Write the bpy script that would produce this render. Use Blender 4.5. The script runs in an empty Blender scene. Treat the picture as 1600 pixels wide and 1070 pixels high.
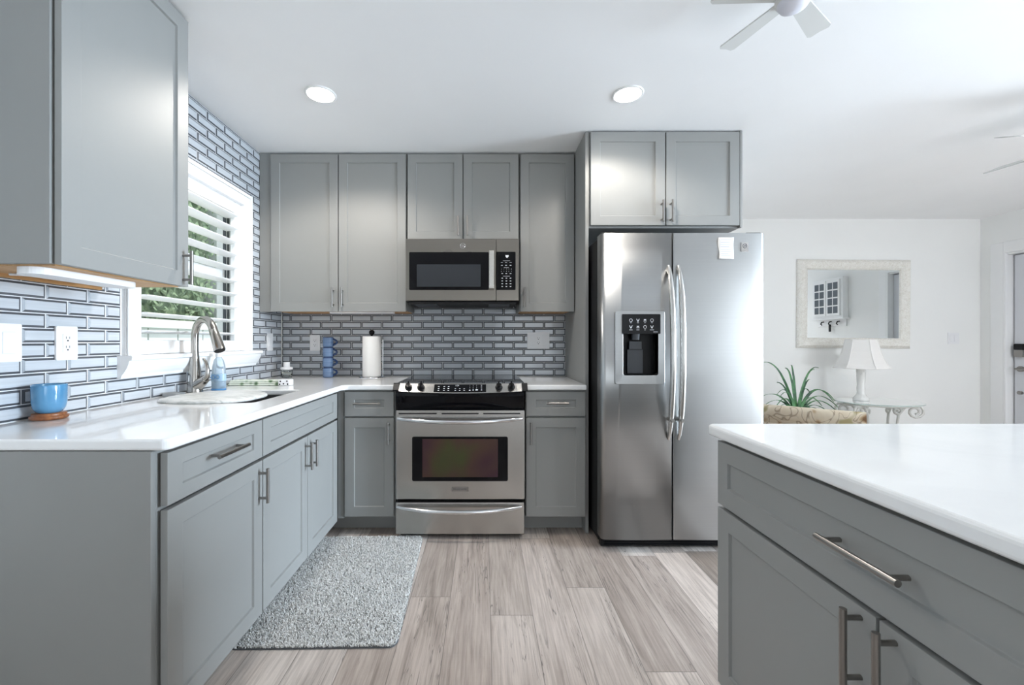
import bpy, bmesh, math, random
from mathutils import Vector, Matrix
S = bpy.context.scene
COL = S.collection
PI = math.pi
rnd = random.Random(7)

# ------------------------------------------------------------------ camera
F = 650.0          # focal length in pixels of the 1600 wide frame
CX, CY = 757.0, 533.0
H = 1.16           # eye height above the finished floor
cam = bpy.data.cameras.new('camera')
cam.sensor_width = 36.0
cam.lens = F / 1600 * 36.0
cam.shift_x = (800 - CX) / 1600
cam.shift_y = -(535 - CY) / 1600
cam.clip_start = 0.02
co = bpy.data.objects.new('camera', cam)
COL.objects.link(co)
co.location = (0, 0, H)
co.rotation_euler = (PI / 2, 0, 0)
S.camera = co

# ------------------------------------------------------------------ exposure, sky, daylight
S.view_settings.view_transform = 'Standard'
S.view_settings.look = 'None'
S.view_settings.gamma = 1.0
S.view_settings.use_curve_mapping = False
S.view_settings.exposure = 0.32
S.cycles.max_bounces = 10
S.cycles.diffuse_bounces = 6
S.cycles.glossy_bounces = 5
S.cycles.transmission_bounces = 8
S.cycles.transparent_max_bounces = 12
S.cycles.sample_clamp_indirect = 8.0
S.cycles.use_denoising = True
W = bpy.data.worlds.new('world')
S.world = W
W.use_nodes = True
bgn = W.node_tree.nodes['Background']
bgn.inputs['Color'].default_value = (0.80, 0.91, 1.0, 1)
bgn.inputs['Strength'].default_value = 1.5

def area(name, loc, rot, sx, sy, power, color, spread=180):
    l = bpy.data.lights.new(name, 'AREA')
    l.shape = 'RECTANGLE'; l.size = sx; l.size_y = sy
    l.energy = power; l.color = color; l.spread = math.radians(spread)
    o = bpy.data.objects.new(name, l); COL.objects.link(o)
    o.location = loc; o.rotation_euler = rot
    return o
# daylight through the sliding doors behind the camera, and through the living room window on the right
area('daylight_sliders', (1.5, -5.43, 1.12), (PI / 2, 0, 0), 2.3, 2.0, 20, (0.90, 0.95, 1.0))
area('daylight_rear_window', (4.52, -1.23, 1.12), (PI / 2 - .12, 0, 0), 0.95, 1.9, 31, (0.88, 0.94, 1.0), 150)
area('daylight_living_window', (5.10, 1.03, 1.18), (PI / 2 - .30, 0, PI / 2), 1.32, 2.1, 160, (0.70, 0.85, 1.0), 105)
sun = bpy.data.lights.new('sun', 'SUN'); sun.energy = 3.0; sun.angle = .02; sun.color = (1.0, 0.96, 0.9)
so = bpy.data.objects.new('sun', sun); COL.objects.link(so)
so.rotation_euler = Vector((.40, .10, .91)).to_track_quat('Z', 'Y').to_euler()

# ------------------------------------------------------------------ builders
class MB:
    """collects geometry (world coordinates) for one mesh"""
    def __init__(s):
        s.v = []; s.f = []; s.m = []; s.s = []
    def add(s, vs, fs, m=0, smooth=False):
        b = len(s.v)
        s.v += [tuple(p) for p in vs]
        for f in fs:
            s.f.append([b + i for i in f]); s.m.append(m); s.s.append(smooth)
        return s
    def box(s, x0, x1, y0, y1, z0, z1, m=0, mp=None):
        vs = [(x, y, z) for x in (x0, x1) for y in (y0, y1) for z in (z0, z1)]
        if mp: vs = [mp(*p) for p in vs]
        return s.add(vs, [(0, 1, 3, 2), (4, 6, 7, 5), (0, 4, 5, 1), (2, 3, 7, 6), (0, 2, 6, 4), (1, 5, 7, 3)], m)
    def cyl(s, p0, p1, r0, r1=None, n=16, m=0, cap=True, smooth=True):
        r1 = r0 if r1 is None else r1
        p0 = Vector(p0); p1 = Vector(p1); d = (p1 - p0).normalized()
        a = d.orthogonal().normalized(); b = d.cross(a)
        vs = []
        for p, r in ((p0, r0), (p1, r1)):
            for i in range(n):
                t = 2 * PI * i / n
                vs.append(p + a * (r * math.cos(t)) + b * (r * math.sin(t)))
        s.add(vs, [(i, (i + 1) % n, n + (i + 1) % n, n + i) for i in range(n)], m, smooth)
        if cap:
            s.add(vs[:n], [tuple(range(n))[::-1]], m); s.add(vs[n:], [tuple(range(n))], m)
        return s
    def lathe(s, prof, c, n=32, m=0, axis='z', sx=1, sy=1):
        c = Vector(c); vs = []
        for r, h in prof:
            for i in range(n):
                t = 2 * PI * i / n
                p = (r * math.cos(t) * sx, r * math.sin(t) * sy, h)
                if axis == 'y': p = (p[0], p[2], p[1])
                if axis == 'x': p = (p[2], p[0], p[1])
                vs.append(c + Vector(p))
        fs = []
        for k in range(len(prof) - 1):
            for i in range(n):
                j = (i + 1) % n
                fs.append((k * n + i, k * n + j, (k + 1) * n + j, (k + 1) * n + i))
        s.add(vs, fs, m, True)
        if prof[0][0] > 1e-5: s.add(vs[:n], [tuple(range(n))[::-1]], m)
        if prof[-1][0] > 1e-5: s.add(vs[-n:], [tuple(range(n))], m)
        return s
    def tube(s, pts, r, n=10, m=0, closed=False, flat=1.0):
        pts = [Vector(p) for p in pts]; N = len(pts)
        rs = r if isinstance(r, (list, tuple)) else [r] * N
        vs = []; up = None
        for i, p in enumerate(pts):
            if closed: d = pts[(i + 1) % N] - pts[i - 1]
            else: d = pts[min(i + 1, N - 1)] - pts[max(i - 1, 0)]
            d.normalize()
            if up is None: up = d.orthogonal().normalized()
            up = (up - d * up.dot(d)).normalized()
            b = d.cross(up)
            for k in range(n):
                t = 2 * PI * k / n
                vs.append(p + up * (rs[i] * math.cos(t)) + b * (rs[i] * flat * math.sin(t)))
        fs = []
        for i in range(N if closed else N - 1):
            j = (i + 1) % N
            for k in range(n):
                l = (k + 1) % n
                fs.append((i * n + k, i * n + l, j * n + l, j * n + k))
        s.add(vs, fs, m, True)
        if not closed:
            s.add(vs[:n], [tuple(range(n))[::-1]], m); s.add(vs[-n:], [tuple(range(n))], m)
        return s
    def prism(s, poly, h0, h1, mp, m=0, smooth=False):
        """poly of (a,b); mp(a,b,h) -> xyz"""
        n = len(poly)
        vs = [mp(a, b, h0) for a, b in poly] + [mp(a, b, h1) for a, b in poly]
        s.add(vs, [(i, (i + 1) % n, n + (i + 1) % n, n + i) for i in range(n)], m, smooth)
        s.add(vs[:n], [tuple(range(n))[::-1]], m); s.add(vs[n:], [tuple(range(n))], m)
        return s

def link_mesh(name, mb, mats, parent=None, loc=(0, 0, 0), bevel=0, seg=2, recalc=True, subsurf=0, weld=False):
    if not isinstance(mats, (list, tuple)): mats = [mats]
    me = bpy.data.meshes.new(name)
    L = Vector(loc)
    me.from_pydata([Vector(p) - L for p in mb.v], [], mb.f)
    for mt in mats: me.materials.append(mt)
    me.polygons.foreach_set('material_index', mb.m)
    me.polygons.foreach_set('use_smooth', mb.s)
    if recalc or weld:
        bm = bmesh.new(); bm.from_mesh(me)
        if weld: bmesh.ops.remove_doubles(bm, verts=bm.verts, dist=1e-5)
        if recalc: bmesh.ops.recalc_face_normals(bm, faces=bm.faces)
        bm.to_mesh(me); bm.free()
    me.update()
    o = bpy.data.objects.new(name, me); COL.objects.link(o)
    if parent is not None: o.parent = parent
    else: o.location = L
    if bevel:
        b = o.modifiers.new('bevel', 'BEVEL'); b.width = bevel; b.segments = seg
        b.limit_method = 'ANGLE'; b.angle_limit = math.radians(40); b.harden_normals = False
    if subsurf:
        b = o.modifiers.new('subsurf', 'SUBSURF'); b.levels = subsurf; b.render_levels = subsurf
    return o

def setp(o, label=None, cat=None, group=None, kind=None):
    if label: o['label'] = label
    if cat: o['category'] = cat
    if group: o['group'] = group
    if kind: o['kind'] = kind
    return o

class Thing:
    def __init__(s, name, label, cat, loc=(0, 0, 0), group=None, kind=None, rotz=0):
        s.o = bpy.data.objects.new(name, None); COL.objects.link(s.o)
        s.o.empty_display_size = 0.05
        s.o.location = loc; s.loc = Vector(loc); s.o.rotation_euler = (0, 0, rotz)
        setp(s.o, label, cat, group, kind)
    def part(s, name, mb, mats, parent=None, **k):
        return link_mesh(name, mb, mats, parent or s.o, s.loc, **k)

def single(name, mb, mats, label, cat, loc, group=None, kind=None, **k):
    o = link_mesh(name, mb, mats, None, loc, **k)
    return setp(o, label, cat, group, kind)

def structure(name, mb, mats, parent=None, **k):
    o = link_mesh(name, mb, mats, parent, (0, 0, 0), **k)
    if parent is None: o['kind'] = 'structure'
    return o

def copy_tree(root, loc, label=None):
    r = root.copy(); COL.objects.link(r); r.location = loc
    if label: r['label'] = label
    for c in list(root.children):
        d = c.copy(); COL.objects.link(d); d.parent = r
        for g in list(c.children):
            e = g.copy(); COL.objects.link(e); e.parent = d
    return r

def cut(o, mb):
    """subtract a closed shape from a mesh and keep the result as plain geometry"""
    c = link_mesh('cutter', mb, o.data.materials[0], None, (0, 0, 0))
    c.parent = o.parent; 
    if o.parent is not None: c.location = -Vector(o.parent.location)
    bpy.context.view_layer.update()
    b = o.modifiers.new('cut', 'BOOLEAN'); b.object = c; b.operation = 'DIFFERENCE'; b.solver = 'EXACT'
    with_b = [m for m in o.modifiers if m.type == 'BEVEL']
    for m in with_b: m.show_viewport = False
    dg = bpy.context.evaluated_depsgraph_get()
    me = bpy.data.meshes.new_from_object(o.evaluated_get(dg))
    o.modifiers.remove(b)
    old = o.data; o.data = me; me.name = old.name
    for m in with_b: m.show_viewport = True
    bpy.data.objects.remove(c, do_unlink=True)

def text_mesh(mb, body, size, mp, m=0, depth=0.0006, align='CENTER'):
    """letters laid out in the (a, b) plane and raised by depth; mp(a, b, h) -> xyz"""
    cu = bpy.data.curves.new('letters', 'FONT')
    cu.body = body; cu.size = size; cu.align_x = align; cu.align_y = 'CENTER'; cu.resolution_u = 2
    o = bpy.data.objects.new('letters', cu); COL.objects.link(o)
    dg = bpy.context.evaluated_depsgraph_get()
    me = bpy.data.meshes.new_from_object(o.evaluated_get(dg))
    vs = [mp(v.co.x, v.co.y, depth) for v in me.vertices]
    mb.add(vs, [tuple(p.vertices) for p in me.polygons], m)
    bpy.data.objects.remove(o, do_unlink=True); bpy.data.curves.remove(cu); bpy.data.meshes.remove(me)

def rrect(a0, a1, b0, b1, r, n=5):
    out = []
    for ca, cb, t0 in ((a1 - r, b1 - r, 0), (a0 + r, b1 - r, 90), (a0 + r, b0 + r, 180), (a1 - r, b0 + r, 270)):
        for i in range(n + 1):
            t = math.radians(t0 + 90 * i / n)
            out.append((ca + r * math.cos(t), cb + r * math.sin(t)))
    return out

# the planes things face:  (u, v, w) = along, up, out of the face
def face_back(Y):  return lambda u, v, w: (u, Y - w, v)      # faces the camera (-Y)
def face_left(X):  return lambda u, v, w: (X + w, u, v)      # on the left run, faces +X
def face_isl(X):   return lambda u, v, w: (X - w, u, v)      # faces -X
def PX(px, d): return (px - CX) * d / F
def PZ(py, d): return H - (py - CY) * d / F

# ------------------------------------------------------------------ materials
def mat(name, color, rough=0.5, metal=0.0, spec=0.5, emis=None, emis_s=0, coat=0, aniso=0, trans=0, ior=1.45, alpha=1):
    m = bpy.data.materials.new(name); m.use_nodes = True
    b = m.node_tree.nodes['Principled BSDF']
    b.inputs['Base Color'].default_value = (*color, 1)
    b.inputs['Roughness'].default_value = rough
    b.inputs['Metallic'].default_value = metal
    b.inputs['Specular IOR Level'].default_value = spec
    b.inputs['Coat Weight'].default_value = coat
    b.inputs['Anisotropic'].default_value = aniso
    b.inputs['Transmission Weight'].default_value = trans
    b.inputs['IOR'].default_value = ior
    if emis:
        b.inputs['Emission Color'].default_value = (*emis, 1)
        b.inputs['Emission Strength'].default_value = emis_s
    return m

class NT:
    """small helper for node graphs"""
    def __init__(s, m):
        s.m = m; s.t = m.node_tree; s.b = s.t.nodes['Principled BSDF']
    def n(s, kind, **props):
        x = s.t.nodes.new(kind)
        for k, v in props.items(): setattr(x, k, v)
        return x
    def l(s, a, b): s.t.links.new(a, b)
    def math(s, op, a, b=None, c=None):
        x = s.n('ShaderNodeMath', operation=op)
        for i, v in enumerate((a, b, c)):
            if v is None: continue
            if isinstance(v, (int, float)): x.inputs[i].default_value = v
            else: s.l(v, x.inputs[i])
        return x.outputs[0]
    def mapped(s, scale=(1, 1, 1), coord='Object'):
        tc = s.n('ShaderNodeTexCoord'); mp = s.n('ShaderNodeMapping')
        mp.inputs['Scale'].default_value = scale
        s.l(tc.outputs[coord], mp.inputs['Vector']); return mp.outputs[0]
    def noise(s, vec, scale=5, detail=4, rough=0.5, dist=0):
        x = s.n('ShaderNodeTexNoise'); x.inputs['Scale'].default_value = scale
        x.inputs['Detail'].default_value = detail; x.inputs['Roughness'].default_value = rough
        x.inputs['Distortion'].default_value = dist
        if vec is not None: s.l(vec, x.inputs['Vector'])
        return x.outputs['Fac']
    def ramp(s, fac, stops, interp='LINEAR'):
        x = s.n('ShaderNodeValToRGB'); cr = x.color_ramp; cr.interpolation = interp
        while len(cr.elements) < len(stops): cr.elements.new(0.5)
        for e, (p, c) in zip(cr.elements, stops):
            e.position = p; e.color = (*c, 1)
        s.l(fac, x.inputs['Fac']); return x.outputs['Color']
    def mix(s, fac, a, b, mode='MIX'):
        x = s.n('ShaderNodeMix', data_type='RGBA', blend_type=mode)
        for sock, v in ((x.inputs[0], fac), (x.inputs[6], a), (x.inputs[7], b)):
            if isinstance(v, (int, float)): sock.default_value = v
            elif isinstance(v, tuple): sock.default_value = (*v, 1)
            else: s.l(v, sock)
        return x.outputs[2]
    def bump(s, h, strength=0.2, dist=0.01):
        x = s.n('ShaderNodeBump'); x.inputs['Strength'].default_value = strength
        x.inputs['Distance'].default_value = dist
        s.l(h, x.inputs['Height']); s.l(x.outputs[0], s.b.inputs['Normal'])
    def color(s, c): s.l(c, s.b.inputs['Base Color'])

def painted(name, c, rough, var=0.03, bump=0.02, scale=60):
    m = mat(name, c, rough); t = NT(m)
    v = t.mapped()
    n1 = t.noise(v, 2.5, 3)
    lo = tuple(x * (1 - var) for x in c); hi = tuple(min(1, x * (1 + var)) for x in c)
    t.color(t.ramp(n1, [(0.3, lo), (0.7, hi)]))
    t.bump(t.noise(v, scale, 3), bump, 0.003)
    return m

M = {}
M['wall'] = painted('wall_paint', (0.84, 0.84, 0.825), 0.7, 0.01, 0.04, 120)
M['ceiling'] = painted('ceiling_paint', (0.88, 0.88, 0.88), 0.75, 0.01, 0.05, 90)
M['trim'] = painted('white_trim', (0.84, 0.84, 0.84), 0.35, 0.01, 0.01)
M['cab'] = painted('grey_cabinet_paint', (0.275, 0.277, 0.268), 0.50, 0.02, 0.015, 80)
M['cab_in'] = mat('cabinet_shadow_gap', (0.06, 0.062, 0.062), 0.6)
M['ply'] = mat('plywood', (0.50, 0.28, 0.11), 0.55)
t = NT(M['ply']); t.color(t.ramp(t.noise(t.mapped((40, 3, 40)), 3, 4), [(0.3, (0.42, 0.23, 0.09)), (0.7, (0.60, 0.36, 0.17))]))
M['nickel'] = mat('brushed_nickel', (0.30, 0.285, 0.27), 0.30, 1.0)
M['faucet'] = mat('faucet_nickel', (0.42, 0.40, 0.375), 0.22, 1.0)
M['chrome'] = mat('polished_steel', (0.72, 0.72, 0.73), 0.12, 1.0)

def steel(name, c, rough, horizontal=True, aniso=0.6):
    m = mat(name, c, rough, 1.0, aniso=aniso); t = NT(m)
    v = t.mapped((2, 2, 500) if horizontal else (500, 500, 2))
    n1 = t.noise(v, 1.0, 3, 0.6)
    v2 = t.mapped((0.9, 0.9, 2.2)); n2 = t.noise(v2, 2.0, 3, 0.5, 0.6)
    rr = t.math('ADD', t.math('MULTIPLY', n1, 0.0), t.math('MULTIPLY', n2, 0.10))
    t.l(t.math('ADD', rr, rough - 0.12), t.b.inputs['Roughness'])
    t.color(t.ramp(n1, [(0.25, tuple(x * 0.97 for x in c)), (0.75, tuple(min(1, x * 1.03) for x in c))]))
    tg = t.n('ShaderNodeTangent', direction_type='RADIAL', axis='Z'); t.l(tg.outputs[0], t.b.inputs['Tangent'])
    return m
M['steel'] = steel('stainless_range', (0.45, 0.44, 0.42), 0.32, aniso=0.3)
M['fridge'] = steel('stainless_fridge', (0.38, 0.385, 0.385), 0.38, aniso=0.25)
M['slate'] = steel('slate_steel', (0.23, 0.21, 0.185), 0.36)
M['black_gloss'] = mat('black_glass', (0.003, 0.003, 0.004), 0.06, 0, 0.22)
M['black'] = mat('black_plastic', (0.006, 0.006, 0.007), 0.35, 0, 0.3)
M['black_matte'] = mat('black_matte', (0.010, 0.010, 0.011), 0.6, 0, 0.3)
M['dark_grey'] = mat('dark_grey_plastic', (0.06, 0.065, 0.075), 0.4)
M['legend'] = mat('white_legend', (0.75, 0.77, 0.80), 0.5)
M['white_plastic'] = mat('white_plastic', (0.80, 0.80, 0.81), 0.3)
M['slot'] = mat('outlet_slot', (0.05, 0.05, 0.055), 0.6)
M['paper'] = mat('paper', (0.83, 0.82, 0.80), 0.8)
M['glass'] = mat('clear_glass', (0.95, 0.98, 0.97), 0.01, 0, 0.5, trans=1.0, ior=1.45)
M['pane'] = bpy.data.materials.new('window_pane'); M['pane'].use_nodes = True
nt = M['pane'].node_tree; nt.nodes.remove(nt.nodes['Principled BSDF'])
tr = nt.nodes.new('ShaderNodeBsdfTransparent'); gl = nt.nodes.new('ShaderNodeBsdfGlossy'); mx = nt.nodes.new('ShaderNodeMixShader')
gl.inputs['Roughness'].default_value = 0.01
fr = nt.nodes.new('ShaderNodeFresnel'); 
ge = nt.nodes.new('ShaderNodeNewGeometry'); ma = nt.nodes.new('ShaderNodeMath'); ma.operation = 'SUBTRACT'; ma.inputs[0].default_value = 1.0
mb_ = nt.nodes.new('ShaderNodeMath'); mb_.operation = 'MULTIPLY'
nt.links.new(ge.outputs['Backfacing'], ma.inputs[1]); nt.links.new(fr.outputs[0], mb_.inputs[0]); nt.links.new(ma.outputs[0], mb_.inputs[1])
nt.links.new(mb_.outputs[0], mx.inputs[0])
nt.links.new(tr.outputs[0], mx.inputs[1]); nt.links.new(gl.outputs[0], mx.inputs[2])
nt.links.new(mx.outputs[0], nt.nodes['Material Output'].inputs[0])

# quartz worktop
M['quartz'] = mat('white_quartz', (0.80, 0.80, 0.80), 0.10, coat=0.3); t = NT(M['quartz'])
n1 = t.noise(t.mapped(), 3.0, 6, 0.6, 1.2)
t.color(t.ramp(n1, [(0.35, (0.80, 0.80, 0.80)), (0.55, (0.84, 0.84, 0.835)), (0.8, (0.83, 0.825, 0.82))]))
# marble board
M['marble'] = mat('pale_marble', (0.70, 0.70, 0.68), 0.35); t = NT(M['marble'])
n1 = t.noise(t.mapped((1, 3, 1)), 9.0, 6, 0.6, 2.0)
t.color(t.ramp(n1, [(0.38, (0.50, 0.51, 0.49)), (0.52, (0.68, 0.68, 0.66)), (0.8, (0.76, 0.755, 0.73))]))

# glazed tiles
def tile_mat(name, c, rough):
    m = mat(name, c, rough, 0, 0.6, coat=0.4); t = NT(m)
    n1 = t.noise(t.mapped((3, 3, 160)), 1.0, 3, 0.6)
    n2 = t.noise(t.mapped(), 6.0, 2)
    c1 = t.ramp(n1, [(0.3, tuple(x * 0.90 for x in c)), (0.7, tuple(min(1, x * 1.08) for x in c))])
    t.color(t.mix(0.25, c1, t.ramp(n2, [(0.3, tuple(x * 0.8 for x in c)), (0.7, tuple(min(1, x * 1.15) for x in c))])))
    return m
M['tile'] = tile_mat('glass_tile_face', (0.53, 0.56, 0.595), 0.20)
M['tile_bevel'] = mat('glass_tile_bevel', (0.085, 0.092, 0.105), 0.34, 0.0, 0.6, coat=0.0)  # dark reflections on the tile edges put into the bevel colour
M['grout'] = mat('grout', (0.68, 0.69, 0.70), 0.8)

# plank floor
M['floor'] = mat('grey_oak_planks', (0.4, 0.36, 0.33), 0.42); t = NT(M['floor'])
tc = t.n('ShaderNodeTexCoord'); sp = t.n('ShaderNodeSeparateXYZ'); t.l(tc.outputs['Object'], sp.inputs[0])
PWID, PLEN = 0.18, 1.22
xs = t.math('DIVIDE', t.math('ADD', sp.outputs[0], 0.335 + 10 * PWID), PWID)
ix = t.math('FLOOR', xs); fx = t.math('FRACT', xs)
w1 = t.n('ShaderNodeTexWhiteNoise', noise_dimensions='1D'); t.l(ix, w1.inputs['W'])
ys = t.math('ADD', t.math('DIVIDE', sp.outputs[1], PLEN), t.math('MULTIPLY', w1.outputs['Value'], 5.0))
iy = t.math('FLOOR', ys); fy = t.math('FRACT', ys)
cb = t.n('ShaderNodeCombineXYZ'); t.l(ix, cb.inputs[0]); t.l(iy, cb.inputs[1])
w2 = t.n('ShaderNodeTexWhiteNoise', noise_dimensions='2D'); t.l(cb.outputs[0], w2.inputs['Vector'])
pid = w2.outputs['Value']
cv = t.n('ShaderNodeCombineXYZ')
t.l(sp.outputs[0], cv.inputs[0]); t.l(sp.outputs[1], cv.inputs[1]); t.l(t.math('MULTIPLY', pid, 37.0), cv.inputs[2])
def stretched(sx, sy):
    mp = t.n('ShaderNodeMapping'); mp.inputs['Scale'].default_value = (sx, sy, 1); t.l(cv.outputs[0], mp.inputs['Vector']); return mp.outputs[0]
base = t.ramp(pid, [(0.0, (0.29, 0.240, 0.205)), (0.2, (0.57, 0.495, 0.445)), (0.42, (0.38, 0.318, 0.280)), (0.62, (0.65, 0.59, 0.545)), (0.80, (0.44, 0.372, 0.330)), (1.0, (0.61, 0.53, 0.475))])
grain = t.noise(stretched(95, 4), 1.0, 5, 0.65, 0.4)
broad = t.noise(stretched(14, 1.3), 1.0, 4, 0.6, 1.2)
c1 = t.mix(0.75, base, t.ramp(grain, [(0.25, (0.45, 0.43, 0.42)), (0.6, (1.0, 1.0, 1.0))]), 'MULTIPLY')
c2 = t.mix(0.6, c1, t.ramp(broad, [(0.30, (0.42, 0.385, 0.36)), (0.42, (0.80, 0.77, 0.75)), (0.58, (1.06, 1.05, 1.04))]), 'MULTIPLY')
saw = t.noise(stretched(6, 120), 1.0, 2, 0.5)
c2 = t.mix(0.03, c2, t.ramp(saw, [(0.35, (0.5, 0.5, 0.5)), (0.6, (1, 1, 1))]), 'MULTIPLY')
crack = t.noise(stretched(26, 0.85), 1.0, 3, 0.55, 2.2)
ck = t.math('ABSOLUTE', t.math('SUBTRACT', crack, 0.5))
gate = t.ramp(t.noise(stretched(5, 1.1), 1.0, 2), [(0.47, (0, 0, 0)), (0.54, (1, 1, 1))])
ckm = t.math('MULTIPLY', t.ramp(ck, [(0.0, (1, 1, 1)), (0.016, (0, 0, 0))]), gate)
c3 = t.mix(t.math('MULTIPLY', ckm, 0.8), c2, (0.09, 0.08, 0.075))
vo = t.n('ShaderNodeTexVoronoi', distance='EUCLIDEAN'); t.l(stretched(7, 1.9), vo.inputs['Vector']); vo.inputs['Scale'].default_value = 1.0
kn = t.ramp(vo.outputs['Distance'], [(0.02, (1, 1, 1)), (0.085, (0, 0, 0))])
c3 = t.mix(t.math('MULTIPLY', kn, 0.75), c3, (0.13, 0.11, 0.10))
ex = t.math('MINIMUM', fx, t.math('SUBTRACT', 1.0, fx)); ey = t.math('MULTIPLY', t.math('MINIMUM', fy, t.math('SUBTRACT', 1.0, fy)), PLEN / PWID)
edge = t.ramp(t.math('MINIMUM', ex, ey), [(0.004, (1, 1, 1)), (0.012, (0, 0, 0))])
c4 = t.mix(t.math('MULTIPLY', edge, 0.6), c3, (0.08, 0.07, 0.065))
t.color(c4)
t.l(t.math('ADD', 0.34, t.math('MULTIPLY', grain, 0.2)), t.b.inputs['Roughness'])
t.bump(t.math('SUBTRACT', t.math('MULTIPLY', grain, 0.4), edge), 0.15, 0.002)

# floral cloth
M['floral'] = mat('floral_cloth', (0.6, 0.5, 0.4), 0.85); t = NT(M['floral'])
v = t.mapped((1, 1, 1)); n1 = t.noise(v, 4.0, 1, 0.45, 2.2); n2 = t.noise(v, 4.5, 1, 0.4, 3.0)
c1 = t.ramp(n1, [(0.34, (0.22, 0.12, 0.06)), (0.39, (0.46, 0.32, 0.19)), (0.45, (0.64, 0.53, 0.39)), (0.60, (0.70, 0.60, 0.46)), (0.67, (0.42, 0.35, 0.19))])
ln = t.ramp(t.math('ABSOLUTE', t.math('SUBTRACT', n2, 0.5)), [(0.0, (1, 1, 1)), (0.03, (0, 0, 0))])
t.color(t.mix(t.math('MULTIPLY', ln, 0.7), c1, (0.16, 0.09, 0.05)))
t.bump(t.noise(v, 250, 2), 0.2, 0.002)

# ------------------------------------------------------------------ room shell
LW, BW, FW, RW, RE = -1.52, 3.115, 4.32, 5.15, -5.5     # left, kitchen back, far, right, rear wall planes
CEIL = 2.43
KX = 1.56                                                # where the kitchen back wall ends
mb = MB().box(LW - .2, RW + .2, RE - .2, FW + .2, -0.1, 0.0)
structure('floor', mb, M['floor'])
mb = MB().box(LW - .2, RW + .2, RE - .2, FW + .2, CEIL, CEIL + 0.12)
structure('ceiling', mb, M['ceiling'])
# left wall with the sink window's hole
WY0, WY1, WZ0, WZ1 = 1.80, 2.63, 1.10, 2.03
mb = MB()
mb.box(LW - .15, LW, RE, WY0, 0, CEIL).box(LW - .15, LW, WY1, BW, 0, CEIL)
mb.box(LW - .15, LW, WY0, WY1, 0, WZ0).box(LW - .15, LW, WY0, WY1, WZ1, CEIL)
wall_left = structure('wall_left', mb, M['wall'])
mb = MB().box(LW - .15, KX - .02, BW, FW + .15, 0, CEIL)
wall_back = structure('wall_back', mb, M['wall'])
mb = MB().box(KX - .02, RW + .15, FW, FW + .15, 0, CEIL)
structure('wall_far', mb, M['wall'])
# right wall: entry door hole and a living room window
DY0, DY1, DZ = 3.30, 4.115, 2.03
RY0, RY1, RZ0, RZ1 = 0.34, 1.72, 0.12, 2.25
mb = MB()
mb.box(RW, RW + .15, DY1, FW, 0, CEIL).box(RW, RW + .15, DY0, DY1, DZ, CEIL).box(RW, RW + .15, RY1, DY0, 0, CEIL)
mb.box(RW, RW + .15, RY0, RY1, 0, RZ0).box(RW, RW + .15, RY0, RY1, RZ1, CEIL).box(RW, RW + .15, RE, RY0, 0, CEIL)
structure('wall_right', mb, M['wall'])
SX0, SX1, SZ = 0.3, 2.7, 2.15                # sliding doors at the far rear
QX, QY, Q0, Q1, QZ0, QZ1 = 2.9, -1.2, 4.02, 5.02, .12, 2.12   # shorter rear wall of the living room and its window
mb = MB()
mb.box(LW - .15, SX0, RE - .15, RE, 0, CEIL).box(SX1, QX + .15, RE - .15, RE, 0, CEIL).box(SX0, SX1, RE - .15, RE, SZ, CEIL)
mb.box(QX, QX + .15, RE, QY, 0, CEIL)
mb.box(QX + .15, Q0, QY - .15, QY, 0, CEIL).box(Q1, RW, QY - .15, QY, 0, CEIL).box(Q0, Q1, QY - .15, QY, QZ1, CEIL).box(Q0, Q1, QY - .15, QY, 0, QZ0)
structure('wall_rear', mb, M['wall'])
# baseboards of the living room
structure('baseboard_far', MB().box(KX, RW, FW - .014, FW, 0, .10), M['trim'], bevel=.003)
structure('baseboard_right', MB().box(RW - .014, RW, RY1, DY0 - .11, 0, .10), M['trim'], bevel=.003)

# ---- tiled splashback: real bevelled tiles with grout between
def subtract(r, h):
    a0, a1, b0, b1 = r; c0, c1, d0, d1 = h
    if a1 <= c0 or a0 >= c1 or b1 <= d0 or b0 >= d1: return [r]
    out = []
    if a0 < c0: out.append((a0, c0, b0, b1))
    if a1 > c1: out.append((c1, a1, b0, b1))
    m0, m1 = max(a0, c0), min(a1, c1)
    if b0 < d0: out.append((m0, m1, b0, d0))
    if b1 > d1: out.append((m0, m1, d1, b1))
    return out
TP, TH = 0.1515, 0.0506
def tiles(mp, u0, u1, v0, v1, phase, holes=()):
    mb = MB(); g = 0.0016; bw = 0.0075; up = 0.0055
    regs = [(u0, u1, v0, v1)]
    for h in holes: regs = [q for r in regs for q in subtract(r, h)]
    for r in regs: mb.box(r[0], r[1], r[2], r[3], 0.0003, 0.002, 2, mp)
    k = 0; v = v0
    while v < v1 - .004:
        off = phase + (TP / 2 if k % 2 else 0)
        u = off + math.floor((u0 - off) / TP) * TP
        while u < u1:
            rs = [(max(u, u0), min(u + TP, u1), v, min(v + TH, v1))]
            for h in holes: rs = [q for r in rs for q in subtract(r, h)]
            for a0, a1, b0, b1 in rs:
                a0 += g; a1 -= g; b0 += g; b1 -= g
                if a1 - a0 < .006 or b1 - b0 < .006: continue
                w = min(bw, (a1 - a0) * .35, (b1 - b0) * .35)
                vs = [mp(*p) for p in ((a0, b0, .002), (a1, b0, .002), (a1, b1, .002), (a0, b1, .002),
                                       (a0 + w, b0 + w, up), (a1 - w, b0 + w, up), (a1 - w, b1 - w, up), (a0 + w, b1 - w, up))]
                mb.add(vs, [(4, 5, 6, 7)], 0); mb.add(vs, [(0, 1, 5, 4), (1, 2, 6, 5), (2, 3, 7, 6), (3, 0, 4, 7)], 1)
                mb.add(vs, [(3, 2, 1, 0)], 2)
            u += TP
        v += TH; k += 1
    return mb
CT = 0.900                                                # worktop height
tm = [M['tile'], M['tile_bevel'], M['grout']]
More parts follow.
